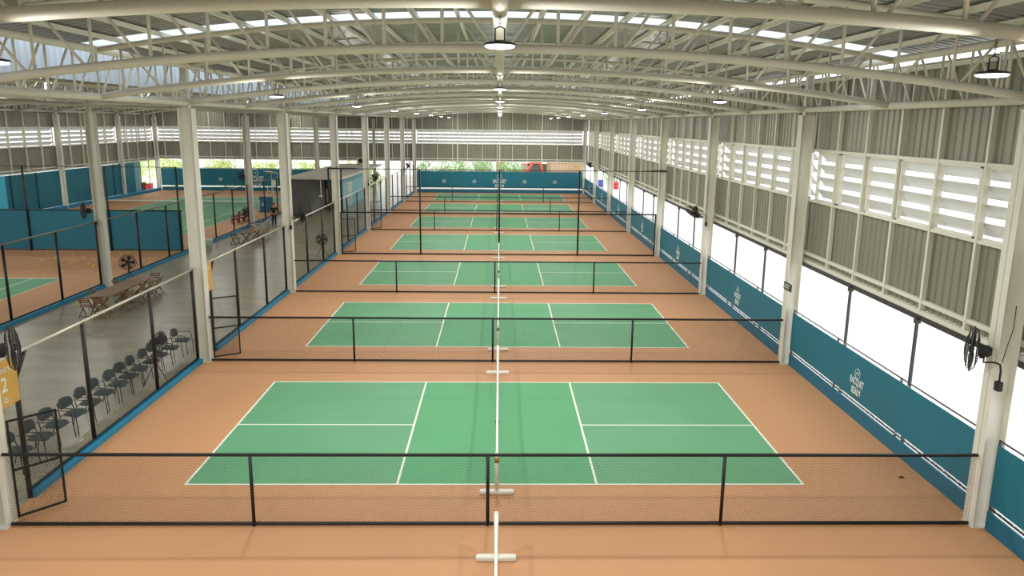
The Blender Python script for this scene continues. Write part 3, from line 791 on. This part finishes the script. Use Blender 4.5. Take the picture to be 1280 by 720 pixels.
# ------------------------------------------------------------------ dark green armchairs
def make_chair():
    c = empty('armchair', (0,0,0), 0, 'x', 'chair', 'row of dark green armchairs along the aisle fence')
    # faces local +x
    b = MB(); n = 9; ring = []
    for z, s in ((.43, .94), (.445, 1.0), (.462, .97), (.468, .8)):
        for k in range(20):
            t = 2*pi*k/20; x = cos(t); y = sin(t)
            x = math.copysign(abs(x)**.7, x)*.225*s; y = math.copysign(abs(y)**.6, y)*.235*s
            ring.append((x+.02, y, z + (.012 if x > .1 else 0)*0 - .02*(x > .15)))
    fs = []
    for j in range(3):
        for k in range(20): fs.append((j*20+k, j*20+(k+1)%20, j*20+20+(k+1)%20, j*20+20+k))
    fs += [tuple(range(19, -1, -1)), tuple(range(60, 80))]
    b.add(ring, fs).build('seat', chairf, c, True)
    vs = []; nu, nv = 11, 7
    for side in (0, 1):
        for j in range(nv):
            v = -1+2*j/(nv-1)
            for i in range(nu):
                u = -1+2*i/(nu-1)
                yy = .235*u*sqrt(max(0, 1-.35*v*v)); zz = .69 + .135*v*sqrt(max(0, 1-.45*u*u))
                xx = -.265 + .05*u*u - .05*v*.6 - side*.022
                vs.append((xx, yy, zz))
    fs = []; m_ = nu*nv
    for j in range(nv-1):
        for i in range(nu-1):
            q = j*nu+i; fs += [(q, q+1, q+nu+1, q+nu), (m_+q, m_+q+nu, m_+q+nu+1, m_+q+1)]
    per = [i for i in range(nu)] + [j*nu+nu-1 for j in range(1, nv)] + [(nv-1)*nu+i for i in range(nu-2, -1, -1)] + [j*nu for j in range(nv-2, 0, -1)]
    for a_, b_ in zip(per, per[1:]+per[:1]): fs.append((a_, m_+a_, m_+b_, b_))
    MB().add(vs, fs).build('backrest', chairf, c, True)
    for s in (-1, 1):
        MB().tube([(.27, s*.27, .002), (.235, s*.265, .44), (.2, s*.265, .64), (.15, s*.265, .662), (-.2, s*.262, .662)], .0115, 6).build('front_leg', chairl, c, True)
        MB().tube([(-.30, s*.25, .002), (-.2, s*.25, .43), (-.235, s*.235, .56), (-.29, s*.2, .74)], .0115, 6).build('rear_leg', chairl, c, True)
    MB().tube([(.235, -.265, .425), (.235, .265, .425)], .010, 6).build('seat_frame', chairl, c, True); MB().tube([(-.2, -.25, .425), (-.2, .25, .425)], .010, 6).build('rear_crossbar', chairl, c, True)
    return c
ch0 = make_chair()
CY = [.72, 1.42, 2.1, 2.78, 3.46, 4.12, 4.76, 5.36, 5.98, 6.62, 7.24, 7.95, 8.75]
for i, y in enumerate(CY):
    c = ch0 if i == 0 else copy_tree(ch0)
    c.location = (-10.62 + .03*sin(i*2.3), y, 0); c.rotation_euler[2] = RAD(-2 + 5*sin(i*1.7))
    c['label'] = 'dark green armchair in the row along the aisle fence, %s from the camera' % ORD[i]

# ------------------------------------------------------------------ timber tables and folding chairs
def folding_chair(proto=[None]):
    if proto[0] is None:
        c = empty('folding_chair', (0,0,0), 0, 'x', 'chair')
        b = MB()
        for i in range(5): b.rbox(-.2+i*.085, -.2, .425, -.125+i*.085, .2, .445, .004)
        b.build('seat', wood, c)
        for s in (-1, 1):
            MB().bar((.22, s*.19, .002), (-.2, s*.19, .8), .035, .025).build('back_leg', wood, c)
            MB().bar((-.22, s*.215, .002), (.2, s*.215, .44), .035, .025).build('front_leg', wood, c)
        b = MB()
        for z in (.6, .68, .76): b.bar((-.2+.42*(.8-z)/.8, -.2, z), (-.2+.42*(.8-z)/.8, .2, z), .018, .05)
        b.build('backrest', wood, c)
        MB().bar((.2, -.19, .06), (.2, .19, .06), .025).build('stretcher', wood, c); MB().bar((-.19, -.21, .06), (-.19, .21, .06), .025).build('stretcher', wood, c)
        proto[0] = c; return c
    return copy_tree(proto[0])
def timber_table(x, y, lx, ly, label):
    t = empty('timber_table', (x, y, 0), 0, label, 'table')
    b = MB(); n = 6
    for i in range(n): b.rbox(-lx/2+lx/n*i+.004, -ly/2, .715, -lx/2+lx/n*(i+1)-.004, ly/2, .75, .005)
    b.build('tabletop', wood, t)
    k = max(2, int(ly/1.8)+1)
    for j in range(k):
        yy = -ly/2+.3 + (ly-.6)*j/(k-1)
        for s in (-1, 1):
            MB().bar((s*(lx/2-.08), yy, .002), (-s*(lx/2-.12), yy, .7), .05, .06).build('leg', wood, t)
        MB().bar((-lx/2+.1, yy, .69), (lx/2-.1, yy, .69), .05, .05).build('rail', wood, t)
    for s in (-1, 1): MB().bar((s*(lx/2-.12), -ly/2+.1, .69), (s*(lx/2-.12), ly/2-.1, .69), .03, .06).build('apron', wood, t)
    return t
timber_table(-15.93, 15.2, .88, 3.75, 'long brown slatted timber table in the aisle, nearest the camera')
timber_table(-16.0, 30.95, .8, 2.6, 'brown timber table in the aisle, farther from the camera')
def put_fold(x, y, rz, label, g):
    c = folding_chair(); c.location = (x, y, 0); c.rotation_euler[2] = rz; c['label'] = label; c['group'] = g
g1 = 'folding chairs around the nearer timber table'
put_fold(-16.25, 13.1, RAD(90), 'brown folding chair at the near end of the long timber table, left one', g1)
put_fold(-15.6, 12.95, RAD(90), 'brown folding chair at the near end of the long timber table, right one', g1)
for i, y in enumerate((14.2, 15.2, 16.0, 16.75)):
    put_fold(-15.25, y, RAD(180), 'brown folding chair on the court side of the long timber table, %s from the camera' % ORD[i], g1)
put_fold(-15.75, 17.5, RAD(-90), 'brown folding chair at the far end of the long timber table', g1)
put_fold(-16.62, 14.4, 0, 'brown folding chair on the kerb side of the long timber table, near half', g1)
put_fold(-16.62, 16.2, 0, 'brown folding chair on the kerb side of the long timber table, far half', g1)
g2 = 'folding chairs around the farther timber table'
put_fold(-16.55, 29.6, RAD(80), 'brown folding chair at the near end of the farther timber table', g2)
for i, y in enumerate((30.3, 31.1, 31.9)): put_fold(-15.4, y, RAD(180), 'brown folding chair beside the farther timber table, %s from the camera' % ORD[i], g2)
put_fold(-15.6, 36.9, RAD(150), 'brown folding chair beside the third aisle column, near the person', g2)
put_fold(-15.0, 38.2, RAD(200), 'brown folding chair behind the third aisle column, near the grey hut', g2)

# ------------------------------------------------------------------ maroon chairs, deck loungers, bin
def maroon_chair(x, y, rz, label):
    c = empty('court_chair', (x, y, 0), rz, label, 'chair', 'maroon chairs on the left court')
    MB().rbox(-.25, -.27, .3, .27, .27, .42, .03).build('seat', maroon, c)
    MB().rbox(-.2, -.22, .42, .25, .22, .45, .015).build('seat_pad', creamw, c)
    b = MB(); b.prism([(-.25, .3), (-.18, .3), (-.27, .92), (-.34, .92)], -.27, .27); b.build('backrest', maroon, c)
    for s in (-1, 1):
        MB().rbox(-.25, s*.3-.035, .5, .25, s*.3+.035, .56, .015).build('armrest', maroon, c)
        MB().rbox(.19, s*.28-.03, .002, .25, s*.28+.03, .52, .01).build('leg', maroon, c); MB().rbox(-.26, s*.28-.03, .002, -.2, s*.28+.03, .52, .01).build('leg', maroon, c)
for i, (x, y) in enumerate(((-20.05, 39.1), (-19.95, 39.95), (-19.85, 40.8))): maroon_chair(x, y, RAD(-150), 'maroon armchair with pale seat on the left court, %s from the camera' % ORD[i])
def lounger(x, y, rz, label):
    c = empty('deck_lounger', (x, y, 0), rz, label, 'lounger', 'navy deck loungers')
    MB().prism([(-.7, .34), (.2, .36), (.85, .75), (.85, .78), (.2, .39), (-.7, .37)], -.27, .27).build('sling', navy, c)
    for s in (-1, 1):
        MB().tube([(-.75, s*.29, .35), (.2, s*.29, .37), (.88, s*.29, .78)], .018, 6).build('side_rail', creamw, c, True)
        MB().tube([(-.6, s*.29, .002), (-.2, s*.29, .36)], .016, 6).build('leg', creamw, c, True); MB().tube([(.5, s*.29, .002), (.1, s*.29, .36)], .016, 6).build('leg', creamw, c, True)
lounger(-17.55, 36.9, RAD(35), 'navy deck lounger with white frame beside the person, near one')
lounger(-17.4, 38.7, RAD(35), 'navy deck lounger with white frame beside the person, far one')
t = empty('bin', (-17.55, 27.9, 0), 0, 'pale open bin standing by the left hall gateway', 'bin')
MB().lathe([(0, .002), (.2, .002), (.27, .62), (.29, .64), (.26, .64), (.19, .03), (0, .03)], n=20).build('body', binm, t, True)
MB().tube([Vector((cos(q)*.285, sin(q)*.285, .63)) for q in [2*pi*j/20 for j in range(20)]], .015, 5, closed=True).build('rim', creamw, t, True)

# ------------------------------------------------------------------ tennis balls
BP = [(52,326),(48,333),(41,333),(17,332),(33,341),(87,326),(92,318),(93,327),(89,330),(117,321),(118,332),(116,334),(111,331),(99,383),(145,347),(153,319),(187,323),(191,325),(194,322),(205,322),(208,321),(215,323),(193,329),(226,318),(160,317),(151,318),(104,322),(70,322),(35,323),(60,318),(78,340),(128,325),(138,320),(175,322),(183,319),(200,326),(212,318),(95,335),(56,344),(26,322),(122,342),(133,331),(172,318),(220,320),(109,352)]
def ground(px, py):
    d = ax*((px-640-SX)/FPX) + ad*((py-360-SY)/FPX) + af
    o = camo.matrix_world.translation; t = -o.z/d.z; return o + d*t
b0 = None
for i, (px, py) in enumerate(BP):
    p = ground(px, py)
    if b0 is None:
        bm_ = MB(); nr = 8; bm_.lathe([(max(.0001, .038*sin(pi*j/nr)), .038-.038*cos(pi*j/nr)) for j in range(nr+1)], n=12)
        b0 = bm_.build('tennis_ball', ballm, None, True); o = b0
        tag(o, 'loose yellow ball lying on the orange floor before the teal divider', 'ball', 'yellow balls scattered before the teal divider')
    else:
        o = b0.copy(); COL.objects.link(o)
    o.location = (p.x, min(p.y, 27.0), 0.001)

# ------------------------------------------------------------------ office hut at the end of the aisle
t = empty('office_hut', (-15, 43.4, 0), 0, 'flat-roofed grey and pale blue office hut at the end of the aisle', 'building')
MB().box(-2.1, 0, 0, -.42, .15, 3.05).box(-.57, .15, 0, -.42, 4.6, 3.05).build('front_wall', greyw, t)
MB().box(.0, 4.6, 0, 1.1, 4.75, 3.05).build('front_wall', greyw, t)
MB().box(.95, 4.75, 0, 1.1, 18, 3.05).build('side_wall', lblue, t)
MB().box(-2.1, .15, 0, -1.95, 18, 3.05).build('side_wall', greyw, t)
MB().box(-.57, 4.75, 0, .0, 4.85, 3.05).build('recess_panel', tdoor, t)
d = MB().rbox(-.4, 4.66, .002, .0, 4.74, 2.1, .01).build('door', brownd, t)
MB().box(-.33, 4.652, .6, -.12, 4.66, 1.85).build('door_glass', glassd, d)
MB().rbox(-2.3, -.35, 3.05, 2.25, 18.6, 3.25, .02).build('roof_slab', slab, t)
MB().rbox(.6, 4.58, .9, .85, 4.6, 2.0, .002).build('notice_panel', creamw, t)
w_ = MB().rbox(1.1, 6.6, .3, 1.14, 8.4, 2.2, .01).build('window', creamw, t); MB().box(1.14, 6.7, .4, 1.145, 8.3, 2.1).build('pane', glassd, w_)
MB().tube([(0, .16, 3.06), (0, 0, 3.06), (0, 0, 1.75)], .035, 8).build('drain_pipe', creamw, t, True, loc=(.45, -.2, 0)); MB().rbox(-.16, -.05, 1.65, .12, .05, 1.77, .02).build('pipe_end', creamw, t, loc=(.45, -.2, 0))
a = empty('air_conditioner', (-14.6, 60.5, 3.25), 0, 'white air conditioner unit with round grille on the hut roof', 'air conditioner')
MB().rbox(-.45, 0, .08, .45, .35, .72, .02).build('body', creamw, a)
b = MB()
for r in (.06, .12, .18, .24): b.tube([(cos(q)*r-.08, -.015, .4+sin(q)*r) for q in [2*pi*j/20 for j in range(20)]], .012, 4, closed=True)
for k in range(8): b.bar((-.08, -.015, .4), (-.08+cos(k*pi/4)*.24, -.015, .4+sin(k*pi/4)*.24), .01)
b.lathe([(0, -.005), (.25, -.005), (.25, 0), (0, 0)], (-.08, 0, .4), 20, 'y'); b.build('grille', railb, a)
for x in (-.35, .35): MB().rbox(x-.04, .0, 0, x+.04, .35, .08, .01).build('foot', dark, a)

# ------------------------------------------------------------------ umpire chair with sign board
u = empty('umpire_chair', (-19.9, 47.7, 0), RAD(-20), 'tall white umpire chair with canopy beside the far tennis court', 'chair')
for sx in (-1, 1):
    for sy in (-1, 1): MB().tube([(sx*.5, sy*.55, .002), (sx*.28, sy*.25, 2.0)], .03, 6).build('leg', creamw, u, True)
b = MB()
for i in range(5): z = .35+i*.33; q = z/2; b.bar((-.5+.22*q, -.55+.3*q, z), (.5-.22*q, -.55+.3*q, z), .05, .03)
b.build('step', creamw, u)
MB().rbox(-.3, -.28, 1.98, .3, .28, 2.05, .02).build('seat', creamw, u)
MB().rbox(-.3, .22, 2.05, .3, .28, 2.6, .02).build('backrest', creamw, u)
for s in (-1, 1): MB().tube([(s*.3, .26, 2.05), (s*.3, .3, 3.2)], .025, 6).build('canopy_post', creamw, u, True)
MB().prism([(.35, 3.15), (.4, 3.2), (-.55, 3.42), (-.6, 3.38)], -.42, .42, 'yz').build('canopy', creamw, u)
s = empty('sign_board', (-20.05, 46.2, 0), RAD(-12), 'teal advertising board leaning at the foot of the umpire chair', 'sign')
MB().prism([(-.28, .002), (-.24, .002), (.05, 1.3), (.01, 1.3)], -.62, .62, 'yz').build('board', tdoor, s)
MB().bar((-.4, .35, .002), (-.4, .03, 1.25), .03).build('strut', dark, s); MB().bar((.4, .35, .002), (.4, .03, 1.25), .03).build('strut', dark, s)
Yv = Vector((0, .29, 1.3)).normalized(); Xv = Vector((1, 0, 0)); Nv = Xv.cross(Yv)
logo(s, Xv, Yv, Nv, Vector((-.2, -.14, .65)) + Nv*.012, .5)

# ------------------------------------------------------------------ exit sign
e = empty('exit_sign', (9.26, 7.72, 0), 0, 'small dark exit sign projecting from the second right wall column', 'sign')
MB().rbox(-.02, -.3, 2.52, .02, .26, 2.76, .008).build('panel', signk, e)
for sx in (-1,):
    text_mesh('lettering', 'EXIT', .2, 1.0, signw, e, frame3((0,-1,0), (0,0,1), (-1,0,0), (-.022, -.02, 2.64)), bold=.004)
MB().tube([(.0, .2, 2.64), (.05, .2, 2.64)], .015, 6).build('bracket', dark, e, True)

# ------------------------------------------------------------------ person
def skinned(name, verts, edges, radii, m, parent, sub=2):
    me = bpy.data.meshes.new(name); me.from_pydata(verts, edges, []); o = bpy.data.objects.new(name, me); COL.objects.link(o)
    sk = o.modifiers.new('s', 'SKIN'); sd = o.modifiers.new('d', 'SUBSURF'); sd.levels = sub; sd.render_levels = sub
    for i, r in enumerate(radii):
        v = me.skin_vertices[0].data[i]; v.radius = (r, r) if not isinstance(r, tuple) else r; v.use_root = (i == 0)
    dg = bpy.context.evaluated_depsgraph_get(); dg.update(); me2 = bpy.data.meshes.new_from_object(o.evaluated_get(dg))
    bpy.data.objects.remove(o); me2.materials.clear(); me2.materials.append(m); me2.polygons.foreach_set('use_smooth', [True]*len(me2.polygons))
    q = bpy.data.objects.new(name, me2); COL.objects.link(q); q.parent = parent
    return q
pe = empty('person', (-16.68, 37.7, 0), RAD(20), 'person in black shirt and trousers standing in the aisle beside the navy loungers', 'person')
V = [(0,0,.95),(0,0,1.12),(0,0,1.30),(0,0,1.42),(0,-.01,1.49),(0,-.02,1.56),(0,-.025,1.64),(0,-.01,1.72)]
Eg = [(0,1),(1,2),(2,3),(3,4),(4,5),(5,6),(6,7)]; Rr = [.13,.12,.14,.1,.055,.075,.085,.06]
for s in (-1, 1):
    n = len(V); V += [(s*.16,0,1.40),(s*.22,.02,1.18),(s*.22,-.06,.96),(s*.2,-.14,.88)]; Eg += [(3,n),(n,n+1),(n+1,n+2),(n+2,n+3)]; Rr += [.06,.045,.036,.03]
    n = len(V); V += [(s*.09,0,.88),(s*.1,-.01,.5),(s*.1,.02,.09),(s*.1,-.1,.04)]; Eg += [(0,n),(n,n+1),(n+1,n+2),(n+2,n+3)]; Rr += [.09,.06,.042,.035]
body = skinned('body', V, Eg, Rr, skin, pe)
for s in (-1, 1):
    for k in range(4):
        a = Vector((s*(.185+.012*k), -.15, .87)); 
        skinned('finger', [a, a+Vector((0,-.035,-.02)), a+Vector((0,-.05,-.055))], [(0,1),(1,2)], [.009,.009,.008], skin, body, 1)
    a = Vector((s*.18, -.14, .88)); skinned('thumb', [a, a+Vector((-s*.02,-.03,-.01)), a+Vector((-s*.025,-.05,-.03))], [(0,1),(1,2)], [.01,.01,.009], skin, body, 1)
skinned('shirt', [(0,0,.92),(0,0,1.12),(0,0,1.30),(0,0,1.41),(-.165,0,1.40),(-.225,.02,1.2),(.165,0,1.40),(.225,.02,1.2)], [(0,1),(1,2),(2,3),(3,4),(4,5),(3,6),(6,7)], [.155,.145,.16,.105,.078,.066,.078,.066], cloth, pe)
skinned('trousers', [(0,0,.96),(-.09,0,.86),(-.1,-.01,.5),(-.1,.02,.1),(.09,0,.86),(.1,-.01,.5),(.1,.02,.1)], [(0,1),(1,2),(2,3),(0,4),(4,5),(5,6)], [.145,.105,.078,.062,.105,.078,.062], cloth, pe)
for s in (-1, 1): MB().rbox(s*.1-.05, -.17, .002, s*.1+.05, .09, .085, .03).build('shoe', dark, pe)
MB().lathe([(.0001, .105), (.05, .095), (.085, .06), (.1, .01), (.098, -.04), (.085, -.06)], (0, .012, 1.665), 16).build('hair', hairm, pe, True)
b = MB(); b.lathe([(.0001, -.012), (.012, 0), (.0001, .02)], (0, -.112, 1.615), 8)
b.build('nose', skin, body)
for s in (-1, 1): MB().lathe([(.0001, -.008), (.008, 0), (.0001, .008)], (s*.03, -.1, 1.645), 8).build('eye', dark, body); MB().rbox(s*.088-.012, -.03, 1.6, s*.088+.012, .01, 1.66, .008).build('ear', skin, body)
MB().rbox(-.025, -.106, 1.575, .025, -.095, 1.584, .003).build('mouth', maroon, body)

# ------------------------------------------------------------------ outside: bushes, digger, boards
def bush(x, y, rx, rz_, m, label, n=1100, name='bush', group='bushes beyond the hall', seed=0):
    rnd = random.Random(seed); t = empty(name, (x, y, -.12), 0, label, 'bush', group)
    b = MB()
    lob = [(rnd.uniform(-.6, .6)*rx, rnd.uniform(-.5, .5)*rx, rnd.uniform(.3, .75)*rz_, rnd.uniform(.4, .62)) for _ in range(9)]
    for i in range(n):
        lx, ly, lz, lr = rnd.choice(lob)
        u = rnd.uniform(-1, 1); a_ = rnd.uniform(0, 2*pi); q = sqrt(1-u*u); k = rnd.uniform(.75, 1.05)
        c = Vector((lx+q*cos(a_)*rx*lr*k, ly+q*sin(a_)*rx*lr*k, max(.08, lz+u*rz_*lr*.8*k)))
        nrm = Vector((rnd.uniform(-1,1), rnd.uniform(-1,1), rnd.uniform(-.2,1))).normalized(); t1 = nrm.orthogonal().normalized(); t2 = nrm.cross(t1)
        s_ = rnd.uniform(.14, .3)
        b.add([c-t1*s_*.5, c+t2*s_*.28+nrm*.03, c+t1*s_*.6, c-t2*s_*.28+nrm*.03], [(0,1,2,3)])
    o = b.build('foliage', m, t); o['kind'] = 'stuff' if False else None or 'thing'
    del o['kind']
    w = MB()
    for k in range(4): a_ = k*1.57+.4; w.tube([(cos(a_)*.08, sin(a_)*.08, 0), (cos(a_)*rx*.3, sin(a_)*rx*.3, rz_*.6)], [.05, .025], 5)
    w.build('stems', trunk, t, True)
specs = []
for i in range(9): specs.append((-38.5+i*2.9, 70.0 + (i % 2)*4.8, 1.85, 2.9+random.uniform(-.2, .8), leaf1))
for i in range(7): specs.append((-9.0+i*1.9, 74.5 + (i % 3)*4.2, 1.6, 3.0+random.uniform(-.2, .8), leaf2))
specs += [(11.2, 87.5, 1.8, 3.4, leaf2), (15.5, 79, 1.8, 3.2, leaf2)]
nl = nb = 0
for i, (x, y, rx, rz_, m) in enumerate(specs):
    if i < 9: lab = 'bright green bush beyond the left end opening, %s from the left' % ORD[i]
    elif i < 16: lab = 'soft green bush beyond the main end opening, %s from the left' % ORD[i-9]
    else: lab = ('green bush behind the weathered boards beyond the end wall', 'green bush outside the far end of the right wall')[i-16]
    bush(x, y, rx, rz_, m, lab, seed=i+3)
for i, (x, y) in enumerate(((-43.5, 68), (-41, 72.5), (-45.5, 75))):
    bush(x, y, 2.2, 4.4, leaf1, 'tall bright bush outside the far left opening, %s from the camera' % ORD[i], seed=50+i)
# excavator
t = empty('excavator', (3.2, 80.5, -.12), 0, 'orange red excavator standing beyond the end wall opening', 'excavator')
for s in (-1, 1): MB().rbox(-1.3, s*.8-.25, 0, 1.3, s*.8+.25, .7, .2).build('track', dark, t)
MB().rbox(-1.2, -.9, .75, .5, .9, 1.6, .08).build('body', digger, t)
cb = MB().rbox(-.35, -.95, 1.6, .55, -.1, 2.6, .06).build('cab', digger, t); MB().box(-.2, -.97, 1.9, .42, -.95, 2.45).build('window', glassd, cb)
MB().tube([(.4, .2, 1.3), (1.3, .2, 2.75), (2.3, .2, 2.6)], [.2, .2, .16], 6).build('boom', digger, t)
MB().tube([(2.3, .2, 2.7), (2.7, .2, 1.1)], [.16, .1], 6).build('stick', digger, t)
MB().prism([(2.45, 1.2), (2.95, 1.15), (3.0, .7), (2.6, .55), (2.3, .8)], -.15, .55).build('bucket', dark, t)
t = empty('site_machine', (-.4, 87, -.12), 0, 'red machine cabin beside the excavator beyond the end wall', 'machine')
MB().rbox(-.1, -.7, .5, 1.1, .7, 2.5, .1).build('cabin', redm, t); MB().box(.1, -.71, 1.5, .9, -.7, 2.2).build('window', glassd, t)
for x in (.1, .9):
    for y in (-.6, .6): MB().lathe([(0, -.12), (.3, -.12), (.32, 0), (.3, .12), (0, .12)], (x, y, .32), 16, 'y').build('wheel', dark, t)
t = empty('board_fence', (9.2, 83, -.12), 0, 'weathered upright board fence beyond the end wall on the right', 'fence')
for i in range(26): MB().rbox(-2.7+i*.21, 0, 0, -2.51+i*.21, .04, 3.3+.2*sin(i*2.1), .008).build('board', board, t)
for z in (.6, 2.4): MB().rbox(-2.7, .04, z, 2.75, .1, z+.1, .01).build('rail', board, t)
t = empty('tin_shed', (5.6, 84.5, -.12), 0, 'low grey tin roof shed behind the excavator', 'shed')
MB().box(-1.6, 0, 0, 1.6, 2, 2.2).build('wall', greyw, t); MB().prism([(-1.9, 2.1), (1.9, 2.9), (1.9, 3.0), (-1.9, 2.2)], -.3, 2.3).build('roof', dark, t)
# oddments outside the far right and far left openings
for i, (x, y, m, lab) in enumerate(((14.4, 72, redm, 'red barrel outside the right wall opening'), (12.9, 75, bluem, 'blue barrel outside the right wall opening'))):
    t = empty('barrel', (x, y, -.12), 0, lab, 'barrel')
    t.scale = (.62, .62, .62)
    MB().lathe([(0, 0), (.5, 0), (.55, .1), (.52, .5), (.56, .55), (.52, .6), (.55, 1.35), (.5, 1.45), (0, 1.45)], n=20).build('drum', m, t, True)
    MB().tube([Vector((cos(q)*.53, sin(q)*.53, .95)) for q in [2*pi*j/20 for j in range(20)]], .03, 5, closed=True).build('hoop', dark, t, True)
for i, (x, y, s_) in enumerate(((-39.9, 62.9, .5), (-38.75, 62.4, .45))):
    t = empty('planter', (x, y, -.12), 0, 'terracotta planter outside the far left opening, %s from the camera' % ORD[i], 'planter')
    MB().lathe([(0, 0), (s_*.7, 0), (s_, 1.0), (s_*1.08, 1.02), (s_*1.08, 1.12), (s_*.95, 1.12), (s_*.9, .95), (0, .95)], n=20).build('pot', terr, t, True)
t = empty('crate', (-39.3, 64.4, -.12), 0, 'red crate on the pale paving outside the far left opening', 'crate')
MB().rbox(-.6, -.5, 0, .6, .5, .85, .05).build('box', redm, t); MB().rbox(-.64, -.54, .85, .64, .54, .95, .03).build('lid', creamw, t)

t = empty('dry_leaf', (9.02, 0.32, .001), RAD(25), 'small dry brown leaf on the orange floor by the right wall', 'leaf')
MB().add([(-.09, 0, 0), (-.03, .035, .012), (.05, .03, .02), (.1, 0, .008), (.05, -.03, .018), (-.03, -.035, .01), (0, 0, .004)], [(0,1,6), (1,2,6), (2,3,6), (3,4,6), (4,5,6), (5,0,6)]).build('blade', brownd, t)
